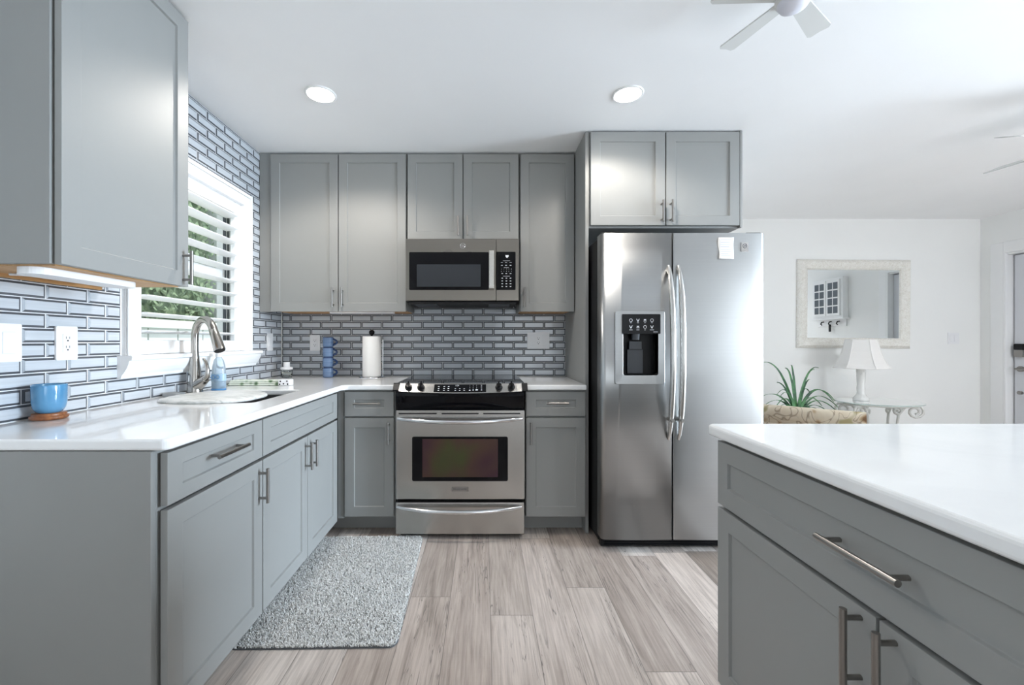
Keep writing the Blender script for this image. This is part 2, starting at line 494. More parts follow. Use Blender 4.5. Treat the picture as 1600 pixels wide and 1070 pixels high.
structure('splashback_tiles', tiles(face_left(LW), 1.02, BW - .006, CT + .001, CEIL, 1.59, [(1.735, 2.69, 1.005, 2.10)]), tm, wall_left)
structure('splashback_tiles', tiles(face_back(BW), LW + .006, 0.608, CT + .001, 1.46, -0.5395), tm, wall_back)

# ---- sink window: casing, stool, shutter with louvers, sash behind
win = bpy.data.objects.new('window_1', None); COL.objects.link(win); win['kind'] = 'structure'; win.location = (LW, 2.21, 1.10)
WL = Vector(win.location)
def wpart(name, mb, m, **k): return link_mesh(name, mb, m, win, WL, **k)
mb = MB(); c0, c1, ct = 1.742, 2.677, 2.087
mb.box(LW - .02, LW + .020, c0, c0 + .075, 1.10, ct).box(LW - .02, LW + .020, c1 - .075, c1, 1.10, ct).box(LW - .02, LW + .020, c0 + .075, c1 - .075, ct - .075, ct)
mb.box(LW + .020, LW + .030, c0, c0 + .02, 1.10, ct).box(LW + .020, LW + .030, c1 - .02, c1, 1.10, ct).box(LW + .020, LW + .030, c0 + .02, c1 - .02, ct - .02, ct)
wpart('casing', mb, M['trim'], bevel=.003)
prof = [(-.10, 1.100), (.065, 1.100), (.068, 1.094), (.066, 1.082), (.055, 1.078), (.052, 1.062), (.044, 1.045), (.034, 1.030), (.024, 1.018), (.020, 1.005), (.0, 1.005), (.0, 1.08), (-.10, 1.08)]
mb = MB().prism(prof, 1.715, 2.73, lambda a, b, h: (LW + a, h, b))
wpart('sill', mb, M['trim'], bevel=.002)
y0, y1 = c0 + .075, c1 - .075
mb = MB(); xa, xb = LW - .035, LW - .006
mb.box(xa, xb, y0, y0 + .035, 1.10, 2.012).box(xa, xb, y1 - .06, y1, 1.10, 2.012)
mb.box(xa, xb, y0 + .035, y1 - .06, 1.10, 1.165).box(xa, xb, y0 + .035, y1 - .06, 1.945, 2.012)
wpart('shutter_frame', mb, M['trim'], bevel=.003)
lv = []
for i in range(12):
    tt = 2 * PI * i / 12
    lv.append((0.044 * math.cos(tt), 0.0058 * math.sin(tt)))
tilt = math.radians(7)
for k in range(10):
    zc = 1.203 + k * 0.0795
    def mp(a, b, h, zc=zc):
        return (LW - .022 + a * math.cos(tilt) - b * math.sin(tilt), h, zc + a * math.sin(tilt) + b * math.cos(tilt))
    mb = MB().prism(lv, y0 + .036, y1 - .061, mp, 0, True)
    wpart('louver', mb, M['trim'])
mb = MB(); fx0, fx1 = LW - .145, LW - .09
mb.box(fx0, fx1, WY0, WY0 + .05, 1.10, WZ1).box(fx0, fx1, WY1 - .045, WY1, 1.10, WZ1)
mb.box(fx0, fx1, WY0 + .05, WY1 - .045, 1.10, 1.15).box(fx0, fx1, WY0 + .05, WY1 - .045, WZ1 - .05, WZ1)
mb.box(fx0 + .01, fx1, WY0 + .05, WY1 - .045, 1.555, 1.60)
wpart('sash_frame', mb, M['trim'], bevel=.002)
mb = MB().box(fx1 - .012, fx1 + .004, WY1 - .051, WY1 - .045, 1.15, WZ1 - .05).box(fx1 + .001, fx1 + .006, WY1 - .026, WY1 - .020, 1.10, WZ1)
wpart('gasket', mb, M['dark_grey'])
mb = MB().box(LW - .115, LW - .111, WY0 + .03, WY1 - .03, 1.12, WZ1 - .03)
wpart('window_glass', mb, M['pane'])

# ---- rear sliding doors and the living room window
win2 = MB()
for x in (SX0, SX0 + 1.27, SX1 - .06): win2.box(x, x + .06, RE - .10, RE - .04, 0, SZ)
win2.box(SX0, SX1, RE - .10, RE - .04, SZ - .07, SZ).box(SX0, SX1, RE - .10, RE - .04, 0, .05)
w2 = structure('window_2', win2, M['trim'])
mb = MB().box(SX0 + .03, SX1 - .03, RE - .075, RE - .07, .03, SZ - .04)
structure('window_glass', mb, M['pane'], w2)
win4 = MB()
for x in (Q0, Q1 - .05): win4.box(x, x + .05, QY - .11, QY - .05, QZ0, QZ1)
win4.box(Q0, Q1, QY - .11, QY - .05, QZ0, QZ0 + .05).box(Q0, Q1, QY - .11, QY - .05, QZ1 - .05, QZ1)
w4 = structure('window_4', win4, M['trim'])
structure('window_glass', MB().box(Q0 + .03, Q1 - .03, QY - .082, QY - .078, QZ0 + .03, QZ1 - .03), M['pane'], w4)
win3 = MB()
for y in (RY0, (RY0 + RY1) / 2 - .025, RY1 - .05): win3.box(RW + .04, RW + .10, y, y + .05, RZ0, RZ1)
win3.box(RW + .04, RW + .10, RY0, RY1, RZ0, RZ0 + .05).box(RW + .04, RW + .10, RY0, RY1, RZ1 - .05, RZ1)
w3 = structure('window_3', win3, M['trim'])
structure('window_glass', MB().box(RW + .068, RW + .072, RY0 + .03, RY1 - .03, RZ0 + .03, RZ1 - .03), M['pane'], w3)

# ---- entry door on the right wall
M['door'] = painted('door_paint', (0.66, 0.67, 0.70), 0.4, 0.01, 0.01)
dr = bpy.data.objects.new('door_1', None); COL.objects.link(dr); dr['kind'] = 'structure'; dr.location = (RW, DY0, 0)
DL = Vector(dr.location)
def dpart(name, mb, m, parent=None, **k): return link_mesh(name, mb, m, parent or dr, DL, **k)
mb = MB()
mb.box(RW - .018, RW + .15, DY1 - .018, DY1 + .0, 0, DZ).box(RW - .018, RW, DY1, DY1 + .105, 0, DZ + .11)
mb.box(RW - .018, RW + .15, DY0, DY0 + .018, 0, DZ).box(RW - .018, RW, DY0 - .105, DY0, 0, DZ + .11)
mb.box(RW - .018, RW, DY0 - .0, DY1, DZ, DZ + .11).box(RW, RW + .15, DY0 + .018, DY1 - .018, DZ - .018, DZ)
dpart('casing', mb, M['trim'], bevel=.003)
mb = MB().box(RW + .055, RW + .10, DY0 + .024, DY1 - .030, .01, DZ - .026)
slab = dpart('door_slab', mb, M['door'], bevel=.002)
mb = MB().box(RW + .10, RW + .11, DY0 + .018, DY1 - .018, 0, DZ - .018)  # black sheet behind the slab, shading the gap around it by colour
dpart('gap_shade_sheet', mb, M['black_matte'])
dx = RW + .055
ly = 4.035
mb = MB().prism(rrect(ly - .035, ly + .035, 1.075, 1.135, .01), dx - .028, dx, lambda a, b, h: (h, a, b))
mb2 = MB().prism(rrect(ly - .035, ly + .035, 1.005, 1.075, .01), dx - .03, dx, lambda a, b, h: (h, a, b))
l1 = dpart('door_lock', mb2, M['nickel'], slab, bevel=.004)
dpart('lock_keypad', mb, M['black'], slab, bevel=.004)
mb = MB().cyl((dx, ly, .89), (dx - .012, ly, .89), .028).cyl((dx - .01, ly, .89), (dx - .05, ly, .89), .010)
mb.tube([(dx - .05, ly + .006, .89), (dx - .052, ly - .06, .89), (dx - .050, ly - .125, .89)], .009)
dpart('door_handle', mb, M['nickel'], slab)
dpart('deadbolt', MB().cyl((dx, ly, .66), (dx - .02, ly, .66), .018), M['nickel'], slab)  # round deadbolt below the lever

# ------------------------------------------------------------------ outside the sink window
M['leaf'] = mat('hedge_leaf', (0.15, 0.22, 0.12), 0.5); t = NT(M['leaf'])
t.color(t.ramp(t.noise(t.mapped(), 9, 3), [(0.3, (0.10, 0.16, 0.085)), (0.7, (0.27, 0.36, 0.21))]))
M['grass'] = painted('lawn', (0.10, 0.20, 0.06), 0.9, 0.3, 0.3, 40)
M['render'] = painted('white_stucco', (0.75, 0.76, 0.75), 0.9, 0.02, 0.2, 60)
structure('ground', MB().box(-12, LW - .2, -6, 14, -.25, -.12), M['grass'])
mb = MB().box(-4.05, -3.4, 1.6, 5.05, -.12, 3.6)
for k in range(9000):
    y = rnd.uniform(1.5, 5.08); z = rnd.uniform(0, 3.75); x = -3.4 + rnd.uniform(-.02, .16)
    a = rnd.uniform(0, 2 * PI); b = rnd.uniform(-1, 1); L = rnd.uniform(.03, .06)
    d = Vector((.3 * b, math.cos(a), math.sin(a))).normalized() * L; s_ = Vector((.5, -math.sin(a), math.cos(a))).normalized() * L * .45
    p = Vector((x, y, z)); mb.add([p - d, p + s_, p + d, p - s_], [(0, 1, 2, 3)])
single('hedge', mb, M['leaf'], 'tall clipped green hedge seen through the louvers of the sink window', 'hedge', (-3.7, 3.3, -.12), recalc=False)
fe = Thing('garden_fence', 'low white board fence in front of the hedge outside the sink window', 'fence', (-3.0, 4.5, -.12))
mb = MB()
y = 1.2
while y < 7.4:
    mb.box(-3.03, -3.0, y, y + .345, -.12, 1.36); y += .36
fe.part('board_panel', mb, M['trim'], bevel=.003)
fe.part('rail', MB().box(-3.0, -2.96, 1.2, 7.4, 1.28, 1.36), M['trim'], bevel=.003)
mb = MB().box(-4.4, -3.2, 5.16, 9.5, -.12, 4.2)
single('garden_wall', mb, M['render'], 'tall white rendered wall beyond the hedge outside the sink window', 'wall', (-3.8, 7.3, -.12))

# ------------------------------------------------------------------ cabinets
G = 0.002
def shaker(mp, u0, u1, v0, v1, th=.020, rail=.057, railv=None, rec=.008):
    rv = rail if railv is None else railv
    u0 += G; u1 -= G; v0 += G; v1 -= G
    rl = lambda a0, a1, b0, b1, w: [mp(a0, b0, w), mp(a1, b0, w), mp(a1, b1, w), mp(a0, b1, w)]
    sl = .003
    vs = rl(u0, u1, v0, v1, 0) + rl(u0, u1, v0, v1, th) + rl(u0 + rail, u1 - rail, v0 + rv, v1 - rv, th) + \
         rl(u0 + rail + sl, u1 - rail - sl, v0 + rv + sl, v1 - rv - sl, th - rec)
    fs = [(3, 2, 1, 0)]
    for a in (0, 4, 8):
        fs += [(a + i, a + (i + 1) % 4, a + 4 + (i + 1) % 4, a + 4 + i) for i in range(4)]
    fs.append((12, 13, 14, 15))
    return MB().add(vs, fs)
def pull(mp, u, v, L, vertical, th=.020, r=.0062, out=.034):
    mb = MB(); h = L / 2; q = h - .018
    for s_ in (-1, 1):
        a = (u, v + s_ * q) if vertical else (u + s_ * q, v)
        mb.cyl(mp(*a, th - .001), mp(*a, th + out), r * .8, n=12)
    e0 = (u, v - h) if vertical else (u - h, v); e1 = (u, v + h) if vertical else (u + h, v)
    mb.cyl(mp(*e0, th + out), mp(*e1, th + out), r, n=16)
    return mb
def add_door(T, mp, u0, u1, v0, v1, handle=None, name='door', railv=None, rail=.057):
    d = T.part(name, shaker(mp, u0, u1, v0, v1, railv=railv, rail=rail), M['cab'], bevel=.0012)
    if handle:
        u, v, L, vert = handle
        T.part('handle', pull(mp, u, v, L, vert), M['nickel'], d)
    return d

UB = 'wall cabinets of the grey kitchen'
BB = 'base cabinets of the grey kitchen'
# near left wall cabinet
NU0, NU1 = 1.149, 1.646
nc = Thing('wall_cabinet', 'large grey wall cabinet on the left wall in front of the window', 'cabinet', (LW + .16, 1.40, 1.375), UB)
mb = MB().box(LW + .003, -1.197, NU0 - .004, NU1, 1.375, CEIL - .006)
nc.part('body', mb, M['cab'], bevel=.001)
nc.part('bottom_panel', MB().box(LW + .02, -1.20, NU0 + .014, NU1 - .016, 1.371, 1.3755), M['ply'])
nc.part('back_rail', MB().box(LW + .007, LW + .022, NU0 + .014, NU1 - .016, 1.360, 1.372), M['ply'])
mpl = face_left(-1.190)
add_door(nc, mpl, NU0, NU1, 1.372, CEIL - .008, (NU1 - .032, 1.445, .13, True))
# back wall cabinets
mpb = face_back(2.810)
DT, DB = CEIL - .012, 1.357
def back_upper(label, x0, x1, z0, doors, extra=None):
    T = Thing('wall_cabinet', label, 'cabinet', ((x0 + x1) / 2, 2.95, z0), UB)
    T.part('body', MB().box(x0, x1, 2.813, BW - .007, z0 + .012, CEIL - .004), M['cab'], bevel=.001)
    T.part('bottom_panel', MB().box(x0 + .016, x1 - .016, 2.83, BW - .012, z0 + .007, z0 + .0125), M['ply'])
    for u0, u1, hu in doors:
        add_door(T, mpb, u0, u1, z0, DT, (hu, z0 + .095 if z0 < 1.5 else z0 + .09, .13, True))
    return T
ca = back_upper('tall grey two-door wall cabinet above the mugs and paper towels', -1.438, -.524, DB,
                [(-1.436, -.982, -1.012), (-.980, -.526, -.950)])
ca.part('filler_strip', MB().box(LW + .007, -1.438, 2.800, 2.82, DB, CEIL - .004), M['cab'], bevel=.001)
back_upper('short grey two-door wall cabinet directly above the microwave', -.520, .232, 1.836,
           [(-.518, -.145, -.175), (-.143, .230, -.113)])
back_upper('narrow grey single-door wall cabinet between microwave and refrigerator', .236, .606, DB,
           [(.240, .604, .268)])
# tall end panel left of refrigerator
mb = MB().box(.609, .629, 2.515, BW - .002, 0, CEIL - .003)
single('end_panel', mb, M['cab'], 'tall grey end panel standing left of the refrigerator', 'panel', (.619, 2.8, 0), bevel=.001)
# cabinet over refrigerator
T = Thing('wall_cabinet', 'deep grey two-door cabinet above the refrigerator', 'cabinet', (1.09, 2.8, 1.845), UB)
T.part('body', MB().box(.6305, 1.545, 2.523, BW - .002, 1.845, CEIL - .003), M['cab'], bevel=.001)
mpf = face_back(2.520)
add_door(T, mpf, .637, 1.088, 1.855, CEIL - .010, (1.062, 1.935, .13, True))
add_door(T, mpf, 1.091, 1.535, 1.855, CEIL - .010, (1.117, 1.935, .13, True))
T.part('filler_strip', MB().box(1.536, 1.550, 2.500, 2.525, 1.845, CEIL - .003), M['cab'], bevel=.001)

# base cabinets
Z0, Z1, Z2, Z3 = .112, .704, .712, .860
mpl = face_left(-.876)
LE = 1.118
T = Thing('base_cabinet', 'grey base cabinet with one drawer and one wide door at near left', 'cabinet', (-1.2, 1.36, 0), BB)
T.part('body', MB().box(LW + .003, -.884, LE, 1.606, .10, CT - .032), M['cab'], bevel=.001)
T.part('end_panel', MB().box(LW + .003, -.884, LE - .016, LE, 0, CT - .032), M['cab'], bevel=.001)
T.part('toe_kick', MB().box(LW + .003, -.95, LE, 1.606, 0, .10), M['cab'])
add_door(T, mpl, LE + .004, 1.606, Z2, Z3, (1.372, .800, .165, False), 'drawer', .042)
add_door(T, mpl, LE + .004, 1.606, Z0, Z1, (1.578, .612, .13, True))
T = Thing('base_cabinet', 'grey two-door sink base cabinet below the window', 'cabinet', (-1.2, 2.03, 0), BB)
mb = MB().box(LW + .003, -.884, 1.607, 2.425, .10, .62).box(-.908, -.884, 1.607, 2.425, .62, CT - .032)
mb.box(LW + .003, -.905, 1.607, 1.62, .62, CT - .032).box(LW + .003, -.905, 2.41, 2.425, .62, CT - .032)
T.part('body', mb, M['cab'])
T.part('toe_kick', MB().box(LW + .003, -.95, 1.607, 2.425, 0, .10), M['cab'])
T.part('false_drawer', shaker(mpl, 1.608, 2.420, Z2, Z3, railv=.042), M['cab'], bevel=.0012)
add_door(T, mpl, 1.608, 2.014, Z0, Z1, (1.985, .612, .13, True))
add_door(T, mpl, 2.014, 2.420, Z0, Z1, (2.043, .612, .13, True))
mpb = face_back(2.505)
T = Thing('base_cabinet', 'narrow grey base cabinet left of the range', 'cabinet', (-.68, 2.8, 0), BB)
T.part('body', MB().box(-1.0, -.535, 2.508, BW - .003, .10, CT - .032), M['cab'], bevel=.001)
T.part('toe_kick', MB().box(-1.0, -.535, 2.59, BW - .003, 0, .10), M['cab'])
T.part('filler_strip', MB().box(-.878, -.842, 2.492, 2.508, .10, CT - .034), M['cab'])
add_door(T, mpb, -.838, -.540, Z2 - .002, Z3, (-.695, .790, .16, False), 'drawer', .048)
add_door(T, mpb, -.838, -.540, Z0, Z1 - .001, (-.570, .615, .13, True))
T = Thing('base_cabinet', 'narrow grey base cabinet between range and refrigerator', 'cabinet', (.42, 2.8, 0), BB)
T.part('body', MB().box(.246, .607, 2.508, BW - .003, .10, CT - .032), M['cab'], bevel=.001)
T.part('toe_kick', MB().box(.246, .607, 2.59, BW - .003, 0, .10), M['cab'])
add_door(T, mpb, .248, .605, Z2, Z3, (.432, .794, .13, False), 'drawer', .048)
add_door(T, mpb, .248, .605, Z0, Z1, (.275, .615, .13, True))

# island
IE = 1.287
T = Thing('island_cabinet', 'grey island cabinet with one wide drawer over two doors', 'island', (1.3, .75, 0))
T.part('body', MB().box(.742, 1.62, .22, IE, .10, CT - .032), M['cab'], bevel=.001)
T.part('toe_kick', MB().box(.81, 1.60, .24, IE - .01, 0, .10), M['cab'])
mpi = face_isl(.739)
dw = T.part('drawer', shaker(mpi, .236, IE - .002, .661, .857, rail=.050, railv=.058), M['cab'], bevel=.0012)
T.part('handle', pull(mpi, .775, .758, .172, False, r=.0065), M['nickel'], dw)
add_door(T, mpi, .763, IE - .002, .112, .654, (.795, .575, .15, True))
add_door(T, mpi, .236, .760, .112, .654, (.728, .575, .15, True))

# ------------------------------------------------------------------ worktops
def slab_mesh(xs, ys, inside, z0, z1, round_at=(), r=.03):
    bm = bmesh.new(); V = {}
    def vert(i, j):
        if (i, j) not in V: V[(i, j)] = bm.verts.new((xs[i], ys[j], z1))
        return V[(i, j)]
    for i in range(len(xs) - 1):
        for j in range(len(ys) - 1):
            if inside((xs[i] + xs[i + 1]) / 2, (ys[j] + ys[j + 1]) / 2):
                bm.faces.new((vert(i, j), vert(i + 1, j), vert(i + 1, j + 1), vert(i, j + 1)))
    ext = bmesh.ops.extrude_face_region(bm, geom=list(bm.faces))
    for v in [g for g in ext['geom'] if isinstance(g, bmesh.types.BMVert)]: v.co.z = z0
    bmesh.ops.recalc_face_normals(bm, faces=bm.faces)
    bmesh.ops.dissolve_limit(bm, angle_limit=.01, verts=bm.verts, edges=bm.edges)
    for (x, y, rr) in round_at:
        es = [e for e in bm.edges if abs(e.verts[0].co.z - e.verts[1].co.z) > .01 and all(abs(v.co.x - x) < 1e-4 and abs(v.co.y - y) < 1e-4 for v in e.verts)]
        bmesh.ops.bevel(bm, geom=es, offset=rr, segments=6, affect='EDGES', profile=.5)
    mb = MB(); bm.verts.ensure_lookup_table()
    mb.add([v.co.copy() for v in bm.verts], [[v.index for v in f.verts] for f in bm.faces])
    bm.free(); return mb
FX, FYB = -.836, 2.468      # front edges of the two runs
SKX0, SKX1, SKY0, SKY1 = -1.385, -.982, 1.755, 2.225
ins = lambda x, y: ((x < FX) or (y > FYB)) and not (SKX0 < x < SKX1 and SKY0 < y < SKY1)
mb = slab_mesh([LW + .007, SKX0, SKX1, FX, -.530], [1.098, SKY0, SKY1, FYB, BW - .007], ins, CT - .030, CT,
               [(FX, 1.098, .022), (FX, FYB, .035), (SKX0, SKY0, .03), (SKX1, SKY0, .03), (SKX0, SKY1, .03), (SKX1, SKY1, .03)])
single('countertop', mb, M['quartz'], 'white quartz countertop running past the sink into the corner', 'countertop', (-1.1, 2.0, CT - .03), bevel=.007, seg=3)
mb = slab_mesh([.242, .608], [FYB, BW - .007], lambda x, y: True, CT - .030, CT)
single('countertop', mb, M['quartz'], 'short white quartz countertop between range and refrigerator', 'countertop', (.42, 2.8, CT - .03), bevel=.007, seg=3)
mb = slab_mesh([.697, 2.05], [.16, 1.310], lambda x, y: True, CT - .032, CT + .002, [(.697, 1.310, .02), (.697, .16, .02)])
single('countertop', mb, M['quartz'], 'large white quartz countertop on the island', 'countertop', (1.3, .75, CT - .032), bevel=.009, seg=3)

# ------------------------------------------------------------------ sink and what stands around it
M['sink'] = mat('dark_sink', (0.045, 0.045, 0.047), 0.5)
mb = MB(); x0, x1, y0, y1 = SKX0 - .006, SKX1 + .006, SKY0 - .006, SKY1 + .006; zt, zb = CT - .031, .665
A = [(x0 - .012, y0 - .012), (x1 + .012, y0 - .012), (x1 + .012, y1 + .012), (x0 - .012, y1 + .012)]
B = [(x0, y0), (x1, y0), (x1, y1), (x0, y1)]; C = [(x0 + .03, y0 + .03), (x1 - .03, y0 + .03), (x1 - .03, y1 - .03), (x0 + .03, y1 - .03)]
vs = [(*p, zt) for p in A] + [(*p, zt) for p in B] + [(*p, zb) for p in C] + [(*p, zb - .012) for p in A]
fs = [(12, 13, 14, 15)[::-1]]
for i in range(4):
    j = (i + 1) % 4
    fs += [(i, j, 4 + j, 4 + i), (4 + i, 4 + j, 8 + j, 8 + i), (12 + i, 12 + j, j, i)]
fs.append((8, 9, 10, 11))
T = Thing('kitchen_sink', 'dark undermount sink cut into the white countertop', 'sink', (-1.18, 1.89, .653))
T.part('basin', MB().add(vs, fs), M['sink'], bevel=.006)
T.part('drain', MB().cyl((-1.18, 1.95, zb), (-1.18, 1.95, zb + .004), .045, n=24), M['nickel'])

# marble board across the near part of the sink
vs = []; fs = []; n_ = 40
for r_, h_ in ((1.0, 0), (1.0, .006), (.97, .011), (.88, .016), (.70, .020), (.45, .023), (.2, .024)):
    for i in range(n_):
        a = 2 * PI * i / n_; ca_, sa_ = math.cos(a), math.sin(a)
        vs.append((-1.215 + .200 * r_ * abs(ca_) ** .95 * (1 if ca_ > 0 else -1), 1.90 + r_ * (.19 * sa_ if sa_ > 0 else -.185 * abs(sa_) ** .45), CT + .001 + h_))
for k in range(6):
    for i in range(n_): fs.append((k * n_ + i, k * n_ + (i + 1) % n_, (k + 1) * n_ + (i + 1) % n_, (k + 1) * n_ + i))
fs.append(tuple(range(n_))[::-1]); fs.append(tuple(range(6 * n_, 7 * n_)))
single('cutting_board', MB().add(vs, fs, 0, True), M['marble'], 'pale marbled domed oval board lying across the sink', 'board', (-1.185, 1.875, CT + .001))
M['sponge'] = painted('grey_sponge', (0.33, 0.34, 0.34), 0.9, 0.15, 0.5, 150)
mb = MB().prism(rrect(-1.505, -1.43, 1.935, 1.995, .012), CT + .001, CT + .018, lambda a, b, h: (a, b, h))
single('sponge', mb, M['sponge'], 'grey sponge on the countertop against the tiles', 'sponge', (-1.467, 1.965, CT + .001), bevel=.004)

# pull-down faucet
fb = Vector((-1.452, 2.085, CT))
T = Thing('kitchen_faucet', 'brushed nickel gooseneck faucet standing behind the sink', 'faucet', tuple(fb))
mb = MB().lathe([(.035, .0), (.0355, .005), (.034, .012), (.032, .05), (.029, .08), (.0255, .12), (.0205, .165), (.0165, .215)], fb, 28)
T.part('body', mb, M['faucet'])
dirn = Vector((.88, -.47, 0)).normalized()
pts = []; R_ = .084
for i in range(5): pts.append(fb + Vector((0, 0, .20 + .018 * i)))
cc = fb + Vector((0, 0, .282)) + dirn * R_
for i in range(1, 15):
    a = PI - math.radians(157) * i / 14
    pts.append(cc + dirn * (R_ * math.cos(a)) + Vector((0, 0, R_ * math.sin(a))))
T.part('spout', MB().tube(pts, [.0165] * 5 + [.0165 + .0002 * i for i in range(14)], 18), M['faucet'])
e = pts[-1]; dd = (pts[-1] - pts[-2]).normalized()
mb = MB(); sp_ = [e + dd * x for x in (0, .003, .005, .032, .075, .110, .114)]
mb.tube(sp_, [.0182, .0182, .0195, .0205, .0240, .0255, .0240], 20)
hd = T.part('spray_head', mb, M['faucet'])
T.part('nozzle', MB().cyl(e + dd * .114, e + dd * .116, .021, n=20), M['black'], hd)
hv = Vector((.97, -.25, 0)).normalized()
mb = MB().tube([fb + Vector((0, 0, .035)) + hv * .005, fb + Vector((0, 0, .055)) + hv * .04, fb + Vector((0, 0, .072)) + hv * .068], [.030, .026, .019], 16)
lvp = fb + Vector((0, 0, .074)) + hv * .066
mb.tube([lvp - hv * .006, lvp + hv * .012 + Vector((0, 0, .014)), lvp + hv * .015 + Vector((0, 0, .045)), lvp + hv * .006 + Vector((0, 0, .075)), lvp - hv * .012 + Vector((0, 0, .10))], [.018, .013, .0095, .008, .006], 14)
T.part('lever', mb, M['faucet'])

# soap bottle behind the faucet
M['soap'] = mat('pale_blue_liquid', (0.55, 0.74, 0.90), 0.12, trans=0.35, ior=1.35)
M['bottle'] = mat('clear_plastic_bottle', (0.80, 0.90, 0.97), 0.08, trans=0.75, ior=1.3)
M['blue'] = mat('blue_label', (0.10, 0.28, 0.55), 0.4)
bp = Vector((-1.405, 2.20, CT + .001))
T = Thing('soap_bottle', 'clear soap bottle with blue label just behind the faucet', 'bottle', tuple(bp))
T.part('bottle', MB().lathe([(.031, 0), (.035, .004), (.036, .03), (.035, .09), (.032, .125), (.024, .158), (.015, .172), (.0135, .178)], bp, 28, sy=.75), M['bottle'])
T.part('liquid', MB().lathe([(.0, .006), (.031, .008), (.032, .03), (.031, .060), (.0, .0605)], bp, 24, sy=.72), M['soap'])
lb = T.part('label', MB().lathe([(.0368, .050), (.0365, .088)], bp, 28, sy=.76), M['soap'])
mb = MB()
for s_ in (-.012, .012):
    pts = [bp + Vector((.010 * math.cos(a) + s_ , -.0285, .072 + .010 * math.sin(a))) for a in [2 * PI * i / 14 for i in range(14)]]
    mb.tube(pts, .0016, 6, closed=True)
T.part('emblem', mb, M['blue'], lb)
T.part('base_band', MB().lathe([(.0355, .001), (.0368, .004), (.0368, .009), (.036, .010)], bp, 28, sy=.76), M['blue'])
T.part('cap', MB().lathe([(.015, .176), (.0155, .19), (.012, .20), (.008, .207), (.0, .208)], bp, 20), M['white_plastic'])

# folded cloth, dotted box, jar in corner
M['cloth'] = mat('green_print_cloth', (0.6, 0.65, 0.55), 0.85); t = NT(M['cloth'])
vo = t.n('ShaderNodeTexVoronoi'); t.l(t.mapped((1, 1, 1)), vo.inputs['Vector']); vo.inputs['Scale'].default_value = 30
t.color(t.ramp(vo.outputs['Distance'], [(0.22, (0.10, 0.17, 0.09)), (0.34, (0.36, 0.45, 0.32)), (0.5, (0.66, 0.70, 0.62))]))
mb = MB(); 
for k in range(3):
    mb.prism(rrect(-.05 + .003 * k, .05 - .004 * k, .0 + k * .010, .0095 + k * .010, .0045, 4), -.15 + .004 * k, .15 - .003 * k,
             lambda a, b, h: (-1.345 + h, 2.475 + a, CT + .001 + b), 0, True)
single('dish_cloth', mb, M['cloth'], 'folded green and white dish cloth behind the sink', 'cloth', (-1.345, 2.475, CT + .001))
bx_ = Vector((-1.165, 2.44, CT + .001))
T = Thing('small_box', 'small white box with black dots beside the folded dish cloth', 'box', tuple(bx_))
T.part('body', MB().box(bx_.x - .034, bx_.x + .034, bx_.y - .025, bx_.y + .025, bx_.z, bx_.z + .036), M['white_plastic'], bevel=.004)
mb = MB()
for (a, b) in ((-.020, .026), (.018, .027), (-.002, .012), (-.024, .009), (.022, .010)):
    mb.cyl((bx_.x + a, bx_.y - .0249, bx_.z + b), (bx_.x + a, bx_.y - .0258, bx_.z + b), .0045, n=12)
T.part('dots', mb, M['black'])
jp = Vector((-1.41, 2.965, CT + .001))
T = Thing('soap_jar', 'small clear jar with white pump lid in the corner', 'jar', tuple(jp))
T.part('jar', MB().lathe([(.034, 0), (.038, .004), (.038, .050), (.035, .058), (.032, .060), (.034, .052), (.034, .008), (.0, .006)], jp, 28), M['glass'])
T.part('lid', MB().lathe([(.040, .058), (.041, .061), (.041, .072), (.038, .075), (.0, .075)], jp, 28), M['white_plastic'])
T.part('pump', MB().lathe([(.022, .075), (.022, .108), (.020, .111), (.0, .111)], jp, 24), M['white_plastic'])

# blue bowl on wooden coaster
M['bowl'] = mat('blue_glaze', (0.11, 0.34, 0.58), 0.14, coat=0.6); t = NT(M['bowl'])
t.color(t.ramp(t.noise(t.mapped((1, 1, 2)), 7, 3, 0.5, 1), [(0.3, (0.065, 0.22, 0.40)), (0.7, (0.12, 0.32, 0.52))]))
M['wood'] = mat('oiled_wood', (0.24, 0.085, 0.03), 0.35); t = NT(M['wood'])
t.color(t.ramp(t.noise(t.mapped((6, 60, 6)), 2, 4), [(0.3, (0.17, 0.055, 0.02)), (0.7, (0.34, 0.13, 0.05))]))
kp = Vector((-1.456, 1.392, CT + .0005))
single('coaster', MB().lathe([(.041, 0), (.047, .003), (.0485, .008), (.047, .012), (.042, .014), (.0435, .017), (.042, .021), (.0, .021)], kp, 40), M['wood'],
       'round reddish wooden coaster under the blue bowl', 'coaster', tuple(kp))
kp2 = kp + Vector((0, 0, .0215))
single('bowl', MB().lathe([(.026, 0), (.034, .005), (.0405, .018), (.0435, .038), (.0445, .090), (.044, .094), (.042, .095), (.041, .091), (.040, .04), (.034, .012), (.0, .009)], kp2, 44), M['bowl'],
       'glossy light blue bowl on a wooden coaster', 'bowl', tuple(kp2))

